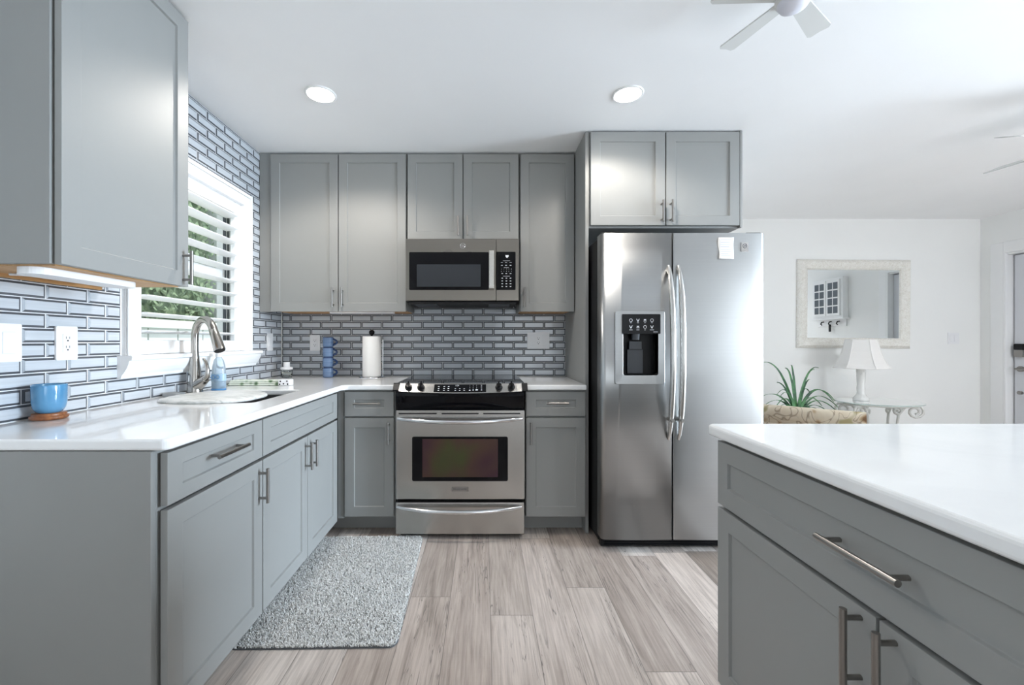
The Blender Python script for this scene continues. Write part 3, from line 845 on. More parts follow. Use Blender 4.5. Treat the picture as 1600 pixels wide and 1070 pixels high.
# stacked mugs
M['mug'] = mat('blue_mug_glaze', (0.075, 0.135, 0.26), 0.25, coat=0.3); t = NT(M['mug'])
t.color(t.ramp(t.noise(t.mapped((8, 8, 200)), 1, 3), [(0.3, (0.10, 0.17, 0.31)), (0.7, (0.17, 0.26, 0.42))]))
M['navy'] = mat('navy_glaze', (0.010, 0.035, 0.12), 0.2, coat=0.4)
mp0 = Vector((-1.122, 2.985, CT + .001))
words = ['blue coffee mug at the bottom of the stack, on the countertop', 'blue coffee mug second from the bottom of the stack',
         'blue coffee mug third from the bottom of the stack', 'blue coffee mug on top of the stack beside the outlet']
T = Thing('coffee_mug', words[0], 'mug', tuple(mp0), 'stacked blue mugs')
mg = T.part('cup', MB().lathe([(.028, 0), (.034, .003), (.0365, .010), (.0365, .0685), (.0355, .0712), (.033, .0712), (.032, .066), (.032, .012), (.0, .009)], mp0, 32), M['mug'])
T.part('rim', MB().lathe([(.0367, .066), (.0373, .069), (.0367, .0716), (.0350, .0718)], mp0, 32), M['navy'], mg)
T.part('handle', MB().tube([mp0 + Vector((.034 + .030 * math.sin(PI * i / 10), 0, .060 - .046 * i / 10)) for i in range(11)], .0058, 10, flat=1.5), M['navy'])
for k in range(1, 4):
    copy_tree(T.o, mp0 + Vector((0, 0, .0722 * k)), words[k])

# paper towels
pp = Vector((-.795, 2.935, CT + .001))
T = Thing('paper_towel_holder', 'dark metal paper towel holder standing on the back countertop', 'holder', tuple(pp))
T.part('base', MB().lathe([(.086, 0), (.088, .003), (.086, .009), (.078, .013), (.0, .0135)], pp, 40), M['chrome'])
T.part('rod', MB().cyl(pp + Vector((0, 0, .012)), pp + Vector((0, 0, .305)), .007, n=14), M['black'])
T.part('finial', MB().lathe([(.006, .300), (.012, .304), (.019, .314), (.020, .322), (.017, .332), (.009, .338), (.0, .339)], pp, 20), M['black'])
T.part('arm', MB().cyl(pp + Vector((.076, .01, .012)), pp + Vector((.076, .01, .27)), .004, n=10), M['chrome'])
mb = MB().lathe([(.021, .0), (.062, .0), (.0635, .003), (.0635, .276), (.062, .279), (.021, .279), (.021, .0)], pp + Vector((0, 0, .0145)), 44)
T2 = Thing('paper_towel_roll', 'white paper towel roll on its dark holder', 'paper towels', tuple(pp + Vector((0, 0, .0145))))
T2.part('roll', mb, M['paper'])

# ------------------------------------------------------------------ switches and outlets
def plate(name, label, mp, u, v, gangs, wid, hgt=.122, cat='outlet'):
    c = Vector(mp(u, v, .006))
    T = Thing(name, label, cat, tuple(c))
    f = lambda a, b, h: mp(u + a, v + b, .0055 + h)
    T.part('plate', MB().prism(rrect(-wid / 2, wid / 2, -hgt / 2, hgt / 2, .006), 0, .006, f), M['white_plastic'], bevel=.0015)
    n = len(gangs)
    for i, g in enumerate(gangs):
        ca = (i - (n - 1) / 2) * .046
        fr_ = MB().prism(rrect(ca - .0170, ca + .0170, -.0335, .0335, .002), .0055, .0085, f)
        if g == 's':
            r = T.part('rocker', fr_, M['white_plastic'], bevel=.0006)
            for zz in (.0345, -.0345): T.part('rocker_line', MB().box(ca - .0185, ca + .0185, zz - .0007, zz + .0007, .0055, .0066, 0, f), M['grout'], r)
        else:
            r = T.part('receptacle', fr_, M['white_plastic'], bevel=.0006)
            sl = MB()
            for cb_ in (-.0165, .0165):
                sl.box(ca - .0072, ca - .0052, cb_ - .001, cb_ + .0075, .0082, .0088, 0, f)
                sl.box(ca + .0052, ca + .0072, cb_ - .001, cb_ + .0075, .0082, .0088, 0, f)
                sl.prism([(ca + .003 * math.cos(q), cb_ - .0075 + .003 * math.sin(q)) for q in [2 * PI * j / 10 for j in range(10)]], .0082, .0088, f)
            T.part('slots', sl, M['slot'], r)
fl, fbk = face_left(LW), face_back(BW)
plate('light_switch', 'white rocker light switch on the tiles at the left edge of the photo', fl, 1.318, 1.155, 's', .078, cat='switch')
plate('wall_outlet', 'white outlet on the left tiles above the blue bowl', fl, 1.504, 1.153, 'o', .078)
plate('light_switch', 'white switch on the left wall tiles between window and corner', fl, 2.93, 1.155, 's', .075, cat='switch')
plate('wall_outlet', 'white outlet on the back tiles left of the blue mugs', fbk, -1.265, 1.148, 'o', .075, .118)
plate('wall_outlet', 'wide white outlet with two rockers right of the range', fbk, .402, 1.165, 'sos', .165, .122)
plate('light_switch', 'white double light switch on the living room wall', face_back(FW + .0055), (1489 - CX) * FW / F, 1.19, 'ss', .115, .12, 'switch')

# ------------------------------------------------------------------ under-cabinet lights
T = Thing('undercabinet_light', 'long white light fixture under the near left wall cabinet', 'light fixture', (-1.265, 1.34, 1.345))
f = lambda a, b, h: (a, h, b)
mb = MB().prism(rrect(-1.335, -1.245, 1.165, 1.51, .04, 8), 1.350, 1.3705, lambda a, b, h: (a, b, h))
T.part('housing', mb, M['white_plastic'], bevel=.006)
T.part('cord', MB().tube([(-1.31, 1.30, 1.366), (-1.37, 1.29, 1.362), (-1.45, 1.27, 1.365)], .004, 8), M['white_plastic'])
T = Thing('undercabinet_light', 'slim light bar under the tall back wall cabinet', 'light fixture', (-.9, 2.86, 1.35))
T.part('housing', MB().box(-1.06, -.62, 2.845, 2.885, 1.349, 1.3635), M['white_plastic'], bevel=.003)

# ------------------------------------------------------------------ microwave
D = 2.735; U = lambda px: PX(px, D); V = lambda py: PZ(py, D)
fm = face_back(D)
T = Thing('microwave', 'slate steel microwave mounted above the range', 'microwave', (-.144, 2.9, 1.43))
ux0, ux1, vz0, vz1 = U(633.5), U(811), V(470), 1.834
T.part('body', MB().box(ux0 + .004, ux1 - .004, D + .03, BW - .007, vz0 - .004, vz1 - .002), M['black_matte'])
seam = U(775)
d = T.part('door', MB().box(ux0, seam - .001, vz0, vz1, 0, -.034, 0, lambda a, b, c: (a, D - c, b)) if False else
           MB().box(ux0, seam - .001, D, D + .034, vz0, vz1), M['slate'], bevel=.004)
g_ = T.part('door_glass', MB().prism(rrect(U(639.5), U(763.5), V(453), V(394), .006), -.001, .0035, fm), M['black_gloss'], d)
M['mw_screen'] = mat('microwave_screen', (0.030, 0.034, 0.040), 0.2, 0, 0.3)
T.part('screen', MB().prism(rrect(U(651.5), U(751), V(448), V(413), .003), .003, .0042, fm), M['mw_screen'], g_)
hm = MB().box(U(763.8), U(771.8), D - .042, D - .030, V(452), V(393))
hm.box(U(764.5), U(771), D - .031, D + .001, V(451), V(446)).box(U(764.5), U(771), D - .031, D + .001, V(399), V(394))
M['slate_light'] = steel('slate_handle', (0.62, 0.60, 0.56), 0.34)
T.part('handle', hm, M['slate_light'], d, bevel=.004)
lg = MB(); cu_, cv_ = U(723), V(384)
lg.tube([fm(cu_ + .0165 * math.cos(a), cv_ + .0165 * math.sin(a), .001) for a in [2 * PI * i / 28 for i in range(28)]], .0016, 6, closed=True)
text_mesh(lg, 'GE', .017, lambda a, b, h: fm(cu_ + a, cv_ + b, h), depth=.0012)
T.part('emblem', lg, M['chrome'], d)
cp = T.part('control_section', MB().box(seam + .001, ux1, D, D + .034, vz0, vz1), M['slate'], bevel=.004)
T.part('control_panel', MB().prism(rrect(U(775.6), U(805.5), V(453), V(393.5), .005), -.001, .003, fm), M['black_gloss'], cp)
lg = MB(); fk = lambda a, b, h: fm(a, b, .003 + h)
def lz(px, py): return (U(620 + px / 7.645), V(360 + py / 7.645))
def dash(px, py, w, h):
    a, b = lz(px, py); lg.box(a - w / 2, a + w / 2, b - h / 2, b + h / 2, .0, .0004, 0, lambda p, q, r: fk(p, q, r))
dash(1310, 364, .046, .0018)
for x in (1255, 1305, 1358): dash(x, 384, .013, .0018); dash(x, 417, .011, .003)
dash(1308, 444, .034, .0016)
for r_, row in enumerate(('12345', '67890')):
    for i, ch in enumerate(row):
        a, b = lz(1250 + 29.5 * i, 462 + 28 * r_); text_mesh(lg, ch, .008, lambda p, q, h, a=a, b=b: fk(a + p, b + q, h), depth=.0004)
for x in (1259, 1308, 1358): dash(x, 516, .011, .0035)
dash(1310, 547, .046, .0016)
for y in (570, 604, 637, 670):
    for x in (1259, 1309, 1358): dash(x, y, .010, .0042)
a, b = lz(1315, 312)
lg.prism([(a - .010, b + .009), (a + .011, b + .009), (a + .012, b + .001), (a + .002, b - .010), (a - .008, b - .003)], 0, .0005, fk)
T.part('keypad_legend', lg, M['legend'], cp)
mb = MB().box(ux0 + .02, ux1 - .02, D + .01, BW - .03, vz0 - .020, vz0 - .004)
u_ = T.part('underside', mb, M['black_matte'])
for a in (ux0 + .06, ux1 - .20):
    mb = MB().box(a, a + .14, D + .03, D + .20, vz0 - .024, vz0 - .020)
    for k in range(7): mb.box(a, a + .14, D + .035 + .024 * k, D + .041 + .024 * k, vz0 - .028, vz0 - .024)
    T.part('vent_grille', mb, M['dark_grey'], u_)

# ------------------------------------------------------------------ range
D = 2.434; U = lambda px: PX(px, D); V = lambda py: PZ(py, D)
fr = face_back(D)
rx0, rx1 = U(617.5), U(820)
T = Thing('kitchen_range', 'stainless slide-in electric range below the microwave', 'range', (-.144, 2.75, 0))
T.part('body', MB().box(rx0 + .004, rx1 - .004, D + .045, BW - .03, .03, .895), M['black_matte'])
T.part('cooktop', MB().prism(rrect(rx0 - .004, rx1 + .004, D + .030, BW - .025, .012), .9015, .909, lambda a, b, h: (a, b, h)), M['black_gloss'], bevel=.002)
# burners printed as faint rings in the glass
M['ring'] = mat('burner_ring', (0.06, 0.06, 0.065), 0.3)
for cx_, cy_, rr in ((-.33, 2.62, .10), (.04, 2.62, .085), (-.33, 2.90, .08), (.04, 2.90, .10)):
    mb = MB().tube([(cx_ + rr * math.cos(a), cy_ + rr * math.sin(a), .9085) for a in [2 * PI * i / 40 for i in range(40)]], .0012, 4, closed=True)
    T.part('burner_ring', mb, M['ring'])
# sloped control panel with bowed lower edge
N = 24; vs = []; x0, x1 = U(623), U(816)
top_y, top_z, bot_z = D + .030, .911, .868
for i in range(N + 1):
    s_ = i / N; x = x0 + (x1 - x0) * s_; bow = 1 - (2 * s_ - 1) ** 2
    vs += [(x, top_y + .02, top_z - .002), (x, top_y - .008 * bow, top_z), (x, D - .012 - .030 * bow, bot_z - .008 * bow), (x, top_y + .02, bot_z - .008 * bow)]
fs = []
for i in range(N):
    for k in range(4): fs.append((4 * i + k, 4 * i + (k + 1) % 4, 4 * i + 4 + (k + 1) % 4, 4 * i + 4 + k))
fs += [(0, 1, 2, 3), (4 * N + 3, 4 * N + 2, 4 * N + 1, 4 * N)]
cpn = T.part('control_panel', MB().add(vs, fs), M['steel'], bevel=.002)
def on_panel(u, q, h):
    """point on the sloped panel: u along, q from bottom 0 to top 1, h out"""
    s_ = (u - x0) / (x1 - x0); bow = 1 - (2 * s_ - 1) ** 2
    a = Vector((u, D - .012 - .030 * bow, bot_z - .008 * bow)); b = Vector((u, top_y - .008 * bow, top_z))
    n_ = (b - a).cross(Vector((1, 0, 0))).normalized()
    if n_.y > 0: n_ = -n_
    return a + (b - a) * q + n_ * h
mb = MB(); n_ = 10; a0, a1 = U(678.5), U(759.5)
vs = []
for i in range(n_ + 1):
    u = a0 + (a1 - a0) * i / n_
    vs += [on_panel(u, .12, -.001), on_panel(u, .12, .0022), on_panel(u, .88, .0022), on_panel(u, .88, -.001)]
fs = [(4 * i + k, 4 * i + (k + 1) % 4, 4 * i + 4 + (k + 1) % 4, 4 * i + 4 + k) for i in range(n_) for k in range(4)] + [(0, 1, 2, 3), (4 * n_ + 3, 4 * n_ + 2, 4 * n_ + 1, 4 * n_)]
dp = T.part('display', MB().add(vs, fs), M['black_gloss'], cpn)
lg = MB()
def rl(px, py):  # zoomed crop coordinates -> u, q
    return U(610 + px / 7.27), 1 - (py - 160) / 125.0
def rdash(px, py, w, h):
    u, q = rl(px, py); lg.add([on_panel(u + sx_ * w / 2, q + sq * h / 2, .0028) for sx_, sq in ((-1, -1), (1, -1), (1, 1), (-1, 1))], [(0, 1, 2, 3)])
for px in (550, 612, 662): 
    for py in (205, 230, 253): rdash(px, py, .009, .06)
for px in (740, 790, 840): rdash(px, 230, .007, .05); rdash(px, 253, .008, .06)
for j, col in enumerate((('1', '4', '7'), ('2', '5', '8'), ('3', '6', '9'))):
    for i, ch in enumerate(col):
        u, q = rl(903 + 38 * j, 190 + 24 * i)
        text_mesh(lg, ch, .0075, lambda a, b, h, u=u, q=q: on_panel(u + a, q + b / .062, .0028))
rdash(903, 252, .009, .09); rdash(941, 250, .004, .10); rdash(981, 248, .014, .08)
for py in (190, 212, 238, 252): rdash(1035, py, .008, .04)
u, q = rl(758, 192); text_mesh(lg, '1:24', .013, lambda a, b, h: on_panel(u + a, q + b / .062, .0028))
T.part('display_legend', lg, M['legend'], dp, recalc=False)
for px in (638, 658, 779.5, 799):
    u = U(px); c0_, c1_ = on_panel(u, .52, 0), on_panel(u, .52, .026); ax = (c1_ - c0_).normalized()
    mb = MB().cyl(c0_, c0_ + ax * .006, .0215, n=24).cyl(c0_ + ax * .006, c1_, .0175, .0155, n=24)
    k = T.part('knob', mb, M['black'], cpn)
    gr = c1_; upv = (on_panel(u, .9, 0) - on_panel(u, .1, 0)).normalized()
    T.part('knob_grip', MB().tube([gr - upv * .017, gr, gr + upv * .022], [.0045, .006, .0045], 8), M['black_gloss'], k)
for xa_, xb_ in ((U(614), U(623)), (U(816), U(824.5))):
    mb = MB().prism([(D - .012, .872), (D + .020, .914), (D + .032, .914), (D + .032, .868), (D - .002, .867)], xa_, xb_, lambda a, b, h: (h, a, b))
    T.part('end_cap', mb, M['black'], cpn, bevel=.006)
# bowed black fascia below the panel
vs = []; x0b, x1b = U(619), U(819)
prof = [(.862, -.004), (.84, -.012), (.80, -.004), (.765, .006), (.757, .010)]
for i in range(N + 1):
    s_ = i / N; x = x0b + (x1b - x0b) * s_; bow = 1 - (2 * s_ - 1) ** 2
    vs += [(x, D + .06, .862)] + [(x, D + o + .012 - .022 * bow * max(0, (z - .76) / .1), z) for z, o in prof] + [(x, D + .06, .757)]
K = len(prof) + 2
fs = [(K * i + k, K * i + (k + 1) % K, K * i + K + (k + 1) % K, K * i + K + k) for i in range(N) for k in range(K)] + [tuple(range(K)), tuple(range(K * N, K * N + K))[::-1]]
T.part('fascia', MB().add(vs, fs, 0, False), M['black_gloss'])
# oven door
mb = MB().box(rx0 + .003, rx1 - .001, D, D + .044, V(780), V(641))
od = T.part('oven_door', mb, M['steel'], bevel=.004)
mb = MB()
for a, b in ((623, 682.5), (690, 748), (755, 813)): mb.prism(rrect(U(a), U(b), V(647), V(645), .0025), -.001, .0006, fr)
T.part('vent_slots', mb, M['black'], od)
wg = T.part('oven_window', MB().prism(rrect(U(644), U(793.5), V(751.5), V(682), .010), -.001, .0025, fr), M['black_gloss'], od)
M['oven_in'] = mat('oven_glass_tint', (0.05, 0.035, 0.03), 0.15, 0, 0.35); t = NT(M['oven_in'])
t.color(t.ramp(t.noise(t.mapped((3, 1, 2)), 1.3, 2, 0.5, 0.5), [(0.25, (0.040, 0.050, 0.016)), (0.45, (0.055, 0.030, 0.022)), (0.6, (0.042, 0.018, 0.024)), (0.8, (0.028, 0.018, 0.040))]))
T.part('oven_screen', MB().prism(rrect(U(660), U(778), V(745), V(685.5), .003), .002, .0032, fr), M['oven_in'], wg)
def bowed(mb, u0, u1, z, sag, out, r):
    pts = []
    for i in range(21):
        s_ = i / 20; bow = math.sin(PI * s_) ** .6 if 0 < s_ < 1 else 0
        pts.append((u0 + (u1 - u0) * s_, D + .004 - out * bow - .010, z - sag * (1 - (2 * s_ - 1) ** 2)))
    mb.tube(pts, [r * (.75 + .25 * math.sin(PI * i / 20) ** .5) for i in range(21)], 14)
    return mb
T.part('door_handle', bowed(MB(), U(622), U(815.5), V(653.5), .012, .048, .0125), M['chrome'], od)
bd = MB().box(U(705.5), U(732), V(767.5), V(760.5), 0, .003, 0, lambda a, b, c: fr(a, b, c))
badge = T.part('badge', bd, M['nickel'], od, bevel=.001)
lg = MB(); text_mesh(lg, 'FRIGIDAIRE', .0155, lambda a, b, h: fr(U(718.7) + a, V(764) + b, .003 + h), depth=.0004)
T.part('badge_lettering', lg, M['dark_grey'], badge, recalc=False)
dw = T.part('warming_drawer', MB().box(rx0 + .003, rx1 - .003, D, D + .044, .030, V(785)), M['steel'], bevel=.004)
T.part('drawer_handle', bowed(MB(), U(621), U(814), V(791), .014, .048, .0125), M['chrome'], dw)
T.part('base', MB().box(rx0 + .02, rx1 - .02, D + .06, BW - .05, 0, .031), M['black_matte'])

# ------------------------------------------------------------------ refrigerator
D = 2.280; U = lambda px: PX(px, D); V = lambda py: PZ(py, D)
ff = face_back(D)
T = Thing('refrigerator', 'stainless side-by-side refrigerator with a dispenser in its left door', 'refrigerator', (1.09, 2.7, 0))
fx0, fx1, mid, fz0, fz1 = .640, 1.543, 1.032, .072, 1.752
T.part('body', MB().box(fx0 + .006, fx1 - .004, D + .085, BW - .03, .03, 1.745), M['black_matte'], bevel=.004)
def fdoor(x0, x1, rl_, rr_):
    p = []
    yb, yf = D + .078, D
    p += [(x0, yb)]
    for i in range(7):
        a = math.radians(180 + 90 * i / 6); p.append((x0 + rl_ + rl_ * math.cos(a), yf + rl_ + rl_ * math.sin(a)))
    for i in range(1, 8):
        s_ = i / 8; p.append((x0 + rl_ + (x1 - rr_ - x0 - rl_) * s_, yf - .004 * math.sin(PI * s_)))
    for i in range(7):
        a = math.radians(270 + 90 * i / 6); p.append((x1 - rr_ + rr_ * math.cos(a), yf + rr_ + rr_ * math.sin(a)))
    p += [(x1, yb)]
    return MB().prism(p, fz0, fz1, lambda a, b, h: (a, b, h), 0, False)
ld = T.part('freezer_door', fdoor(fx0, mid - .0025, .028, .008), M['fridge'])
rd = T.part('fresh_food_door', fdoor(mid + .0025, fx1, .008, .028), M['fridge'])
for o in (ld, rd):
    for p in o.data.polygons:
        if abs(p.normal.z) < .5: p.use_smooth = True
    try: o.data.set_sharp_from_angle(angle=math.radians(40))
    except Exception: pass
q0, q1, q2, q3 = U(973), U(1027.5), V(586), V(521)
cut(ld, MB().box(q0 - .004, q1 + .004, D - .05, D + .066, q2 - .004, q3 + .03))
# dispenser frame with its opening
fo = rrect(U(960), U(1037.5), V(600), V(486), .010, 4); fi = rrect(q0, q1, q2, V(491.5), .012, 4)
n_ = len(fo); vs = [ff(a, b, -.002) for a, b in fo] + [ff(a, b, .012) for a, b in fo] + [ff(a, b, .009) for a, b in fi] + [ff(a, b, -.03) for a, b in fi]
fs = []
for i in range(n_):
    j = (i + 1) % n_
    fs += [(i, j, n_ + j, n_ + i), (n_ + i, n_ + j, 2 * n_ + j, 2 * n_ + i), (2 * n_ + i, 2 * n_ + j, 3 * n_ + j, 3 * n_ + i)]
dsp = T.part('dispenser_frame', MB().add(vs, fs), M['fridge'], ld, bevel=.002)
mb = MB(); e_ = .0
mb.box(q0 - .003, q1 + .003, D + .060, D + .064, q2 - .003, q3 + .02).box(q0 - .003, q0, D - .005, D + .06, q2, q3 + .02).box(q1, q1 + .003, D - .005, D + .06, q2, q3 + .02)
mb.box(q0, q1, D - .005, D + .06, q2 - .003, q2)
T.part('dispenser_recess', mb, M['black'], ld)
T.part('dispenser_panel', MB().prism(rrect(U(971), U(1030.5), V(521.5), V(491), .003), -.02, .0135, ff), M['black'], ld, bevel=.001)
mb = MB().cyl((U(995), D + .02, V(531)), (U(995), D + .02, V(520)), .020, .024, n=20).box(U(986), U(1006), D + .030, D + .036, V(546), V(533)).box(U(984), U(1009), D + .04, D + .046, V(584), V(546))
T.part('dispenser_paddle', mb, M['dark_grey'], ld, bevel=.002)
lg = MB(); fd = lambda a, b, h: ff(a, b, .0138 + h)
def dz(px, py): return U(950 + px / 4.654), V(470 + py / 4.654)
for r_, (py, ly_) in enumerate(((142, 158), (190, 209))):
    for i, px in enumerate((160, 211, 262, 312)):
        lg = MB(); a, b = dz(px, py)
        if (i + r_) % 3 == 0: lg.tube([fd(a + .008 * math.cos(x), b + .008 * math.sin(x), .0003) for x in [2 * PI * k / 16 for k in range(16)]], .0012, 5, closed=True)
        elif (i + r_) % 3 == 1: lg.prism([(a - .009, b + .008), (a - .006, b + .008), (a, b - .003), (a + .006, b + .008), (a + .009, b + .008), (a + .002, b - .008), (a - .002, b - .008)], 0, .0005, fd)
        else: lg.box(a - .008, a + .008, b - .006, b - .003, 0, .0005, 0, fd).box(a - .006, a + .006, b + .000, b + .006, 0, .0005, 0, fd)
        a, b = dz(px, ly_ + 2); w_ = .010 if r_ == 0 else (.018, .016, .008, .022)[i]
        lg.box(a - w_ / 2, a + w_ / 2, b - .0012, b + .0012, 0, .0005, 0, fd)
        T.part('dispenser_icon', lg, M['legend'], ld)
a, b = dz(341, 226); lg = MB(); lg.box(a - .014, a + .010, b - .0015, b + .0015, 0, .0005, 0, fd)
T.part('dispenser_legend', lg, M['legend'], ld)
def fhandle(x):
    mb = MB(); pts = []
    za, zb_ = 1.572, .625
    for i in range(33):
        s_ = i / 32; z = za + (zb_ - za) * s_
        o = .058 * min(1, math.sin(PI * min(max(s_, .0), 1)) * 1.0) ** .55 if 0 < s_ < 1 else 0
        pts.append((x, D - .006 - o, z))
    mb.tube(pts, [.0085 + .0065 * min(1, 6 * min(i / 32, 1 - i / 32)) for i in range(33)], 14)
    mb.tube([(x, D + .002, 1.555), (x, D - .022, 1.530)], .011, 12).tube([(x, D + .002, .735), (x, D - .060, .735)], .010, 12)
    return mb
M['fhandle'] = mat('satin_steel', (0.56, 0.55, 0.53), 0.25, 1.0)
T.part('handle', fhandle(1.006), M['fhandle'], ld)
T.part('handle', fhandle(1.060), M['fhandle'], rd)
T.part('hinge_cover', MB().box(fx0 + .01, fx0 + .09, D + .03, D + .14, fz1 - .004, fz1 + .012), M['black'], bevel=.005)
T.part('hinge_cover', MB().box(fx1 - .09, fx1 - .006, D + .03, D + .14, fz1 - .004, fz1 + .012), M['black'], bevel=.005)
mb = MB().box(fx0 + .012, fx1 - .012, D + .055, D + .09, .012, .066)
for k in range(4): mb.box(fx0 + .03, fx1 - .03, D + .048, D + .056, .018 + .012 * k, .023 + .012 * k)
T.part('kick_grille', mb, M['black'])
for x in (fx0 + .08, fx1 - .08): T.part('foot', MB().cyl((x, D + .12, 0), (x, D + .12, .035), .02), M['black'])
for x in (fx0 + .08, fx1 - .08): T.part('foot', MB().cyl((x, BW - .10, 0), (x, BW - .10, .035), .02), M['black'])
lg = MB().prism(rrect(U(1157), U(1168), V(393.5), V(379), .004), .002, .007, ff)
bdg = T.part('badge', lg, M['chrome'], rd, bevel=.001)
lg = MB(); cu_, cv_ = U(1162.5), V(384.5)
lg.tube([ff(cu_ + .011 * math.cos(a), cv_ + .011 * math.sin(a), .0075) for a in [2 * PI * i / 24 for i in range(24)]], .0014, 6, closed=True)
text_mesh(lg, 'GE', .012, lambda a, b, h: ff(cu_ + a, cv_ + b, .0072 + h))
T.part('badge_emblem', lg, M['dark_grey'], bdg)
# note on the right door
def curl(u, v): return .0065 + .004 * abs((v - 1.67) / .06) ** 2
nm = MB(); vs = []; nu, nv = 5, 12
a0, a1, b0, b1 = U(1121.5), U(1145), V(405), V(371.5)
for j in range(nv + 1):
    for i in range(nu + 1):
        u = a0 + (a1 - a0) * i / nu + (.004 * math.sin(j * .5) if i == 0 else 0); v = b0 + (b1 - b0) * j / nv
        vs.append(ff(u, v, curl(u, v) + .001 * math.sin(i + j * .7)))
fs = [(j * (nu + 1) + i, j * (nu + 1) + i + 1, (j + 1) * (nu + 1) + i + 1, (j + 1) * (nu + 1) + i) for j in range(nv) for i in range(nu)]
nm.add(vs, fs, 0, True)
T = Thing('paper_note', 'small white paper note stuck on the right refrigerator door', 'note', ((a0 + a1) / 2, D, b0))
nt_ = T.part('sheet', nm, M['paper'], recalc=False)
sm = nt_.modifiers.new('thickness', 'SOLIDIFY'); sm.thickness = .0006
lg = MB(); M['ink'] = mat('faded_ink', (0.45, 0.46, 0.52), 0.8)
for k in range(8):
    v = b1 - .014 - .0125 * k; w_ = (.058, .05, .060, .046, .056, .060, .04, .052)[k]
    lg.box(a0 + .012, a0 + .012 + w_, v - .0012, v + .0012, 0, .0004, 0, lambda a, b, c, v=v: ff(a, b, curl(a, v) + .0022 + c))
T.part('writing', lg, M['ink'], nt_)

# ------------------------------------------------------------------ rug
M['rug'] = mat('grey_shag', (0.42, 0.43, 0.44), 0.95); t = NT(M['rug'])
t.color(t.ramp(t.noise(t.mapped(), 130, 3), [(0.3, (0.64, 0.635, 0.62)), (0.7, (0.84, 0.835, 0.82))]))
M['rug_back'] = mat('rug_backing', (0.10, 0.105, 0.11), 0.9)
P = [Vector((-.97, 1.560)), Vector((-.331, 1.572)), Vector((-.362, 2.455)), Vector((-.99, 2.44))]
def rp(a, b): return (P[0] * (1 - a) + P[1] * a) * (1 - b) + (P[3] * (1 - a) + P[2] * a) * b
T = Thing('rug', 'light grey shaggy rug on the plank floor before the sink', 'rug', (-.66, 2.0, 0))
outline = []
rr = rrect(0, 1, 0, 1, .05, 5)
mb = MB().prism([tuple(rp(a, b)) for a, b in rr], .0008, .007, lambda a, b, h: (a, b, h))
T.part('backing', mb, M['rug_back'])
mb = MB(); vs = []; fs = []
def inside_r(a, b, r=.05):
    da = max(r - a, a - (1 - r), 0); db = max(r - b, b - (1 - r), 0)
    return da * da + db * db < r * r
for k in range(62000):
    a, b = rnd.random(), rnd.random()
    if not inside_r(a, b): continue
    p = rp(a, b); x, y = p
    an = rnd.uniform(0, 2 * PI); L = rnd.uniform(.0065, .0115); le = rnd.uniform(.3, 1.3) * L * .8
    w_ = rnd.uniform(.0011, .0019)
    ca_, sa_ = math.cos(an), math.sin(an); i0 = len(vs)
    vs += [(x - sa_ * w_, y + ca_ * w_, .006), (x + sa_ * w_, y - ca_ * w_, .006),
           (x + ca_ * le * .45 + sa_ * w_, y + sa_ * le * .45 - ca_ * w_, .006 + L * .75), (x + ca_ * le * .45 - sa_ * w_, y + sa_ * le * .45 + ca_ * w_, .006 + L * .75),
           (x + ca_ * le, y + sa_ * le, .006 + L)]
    fs += [(i0, i0 + 1, i0 + 2, i0 + 3), (i0 + 3, i0 + 2, i0 + 4)]
mb.add(vs, fs)
pile = T.part('pile', mb, M['rug'], recalc=False); pile['kind'] = 'stuff'

# ------------------------------------------------------------------ ceiling: recessed lights and fans
M['lens'] = mat('lit_lens', (1, 1, 1), 0.5, emis=(1.0, 0.97, 0.93), emis_s=30)
def downlight(label, x, y, power):
    T = Thing('recessed_light', label, 'ceiling light', (x, y, CEIL - .012), 'recessed ceiling lights')
    c = Vector((x, y, CEIL))
    T.part('trim_ring', MB().lathe([(.066, -.0035), (.0665, -.006), (.074, -.006), (.078, -.003), (.078, -.0005)], c, 40), M['trim'])
    T.part('lens', MB().lathe([(.0, -.0042), (.066, -.0042), (.066, -.0005), (.0, -.0005)], c, 36), M['lens'])
    l = bpy.data.lights.new('downlight_beam', 'SPOT'); l.energy = power; l.color = (1.0, 0.93, 0.85)
    l.spot_size = math.radians(150); l.spot_blend = .45; l.shadow_soft_size = .055
    lo = bpy.data.objects.new('downlight_beam', l); COL.objects.link(lo); lo.location = (x, y, CEIL - .02)
downlight('round recessed ceiling light over the sink side of the kitchen', -.842, 2.139, 38)
downlight('round recessed ceiling light in front of the refrigerator', .737, 2.139, 26)
for x_, y_ in ((3.6, 1.5), (.737, -2.2)):  # unseen downlights added to brighten the room
    downlight('added round recessed ceiling light out of view, brightening the room', x_, y_, 30 if y_ > 0 else 16)

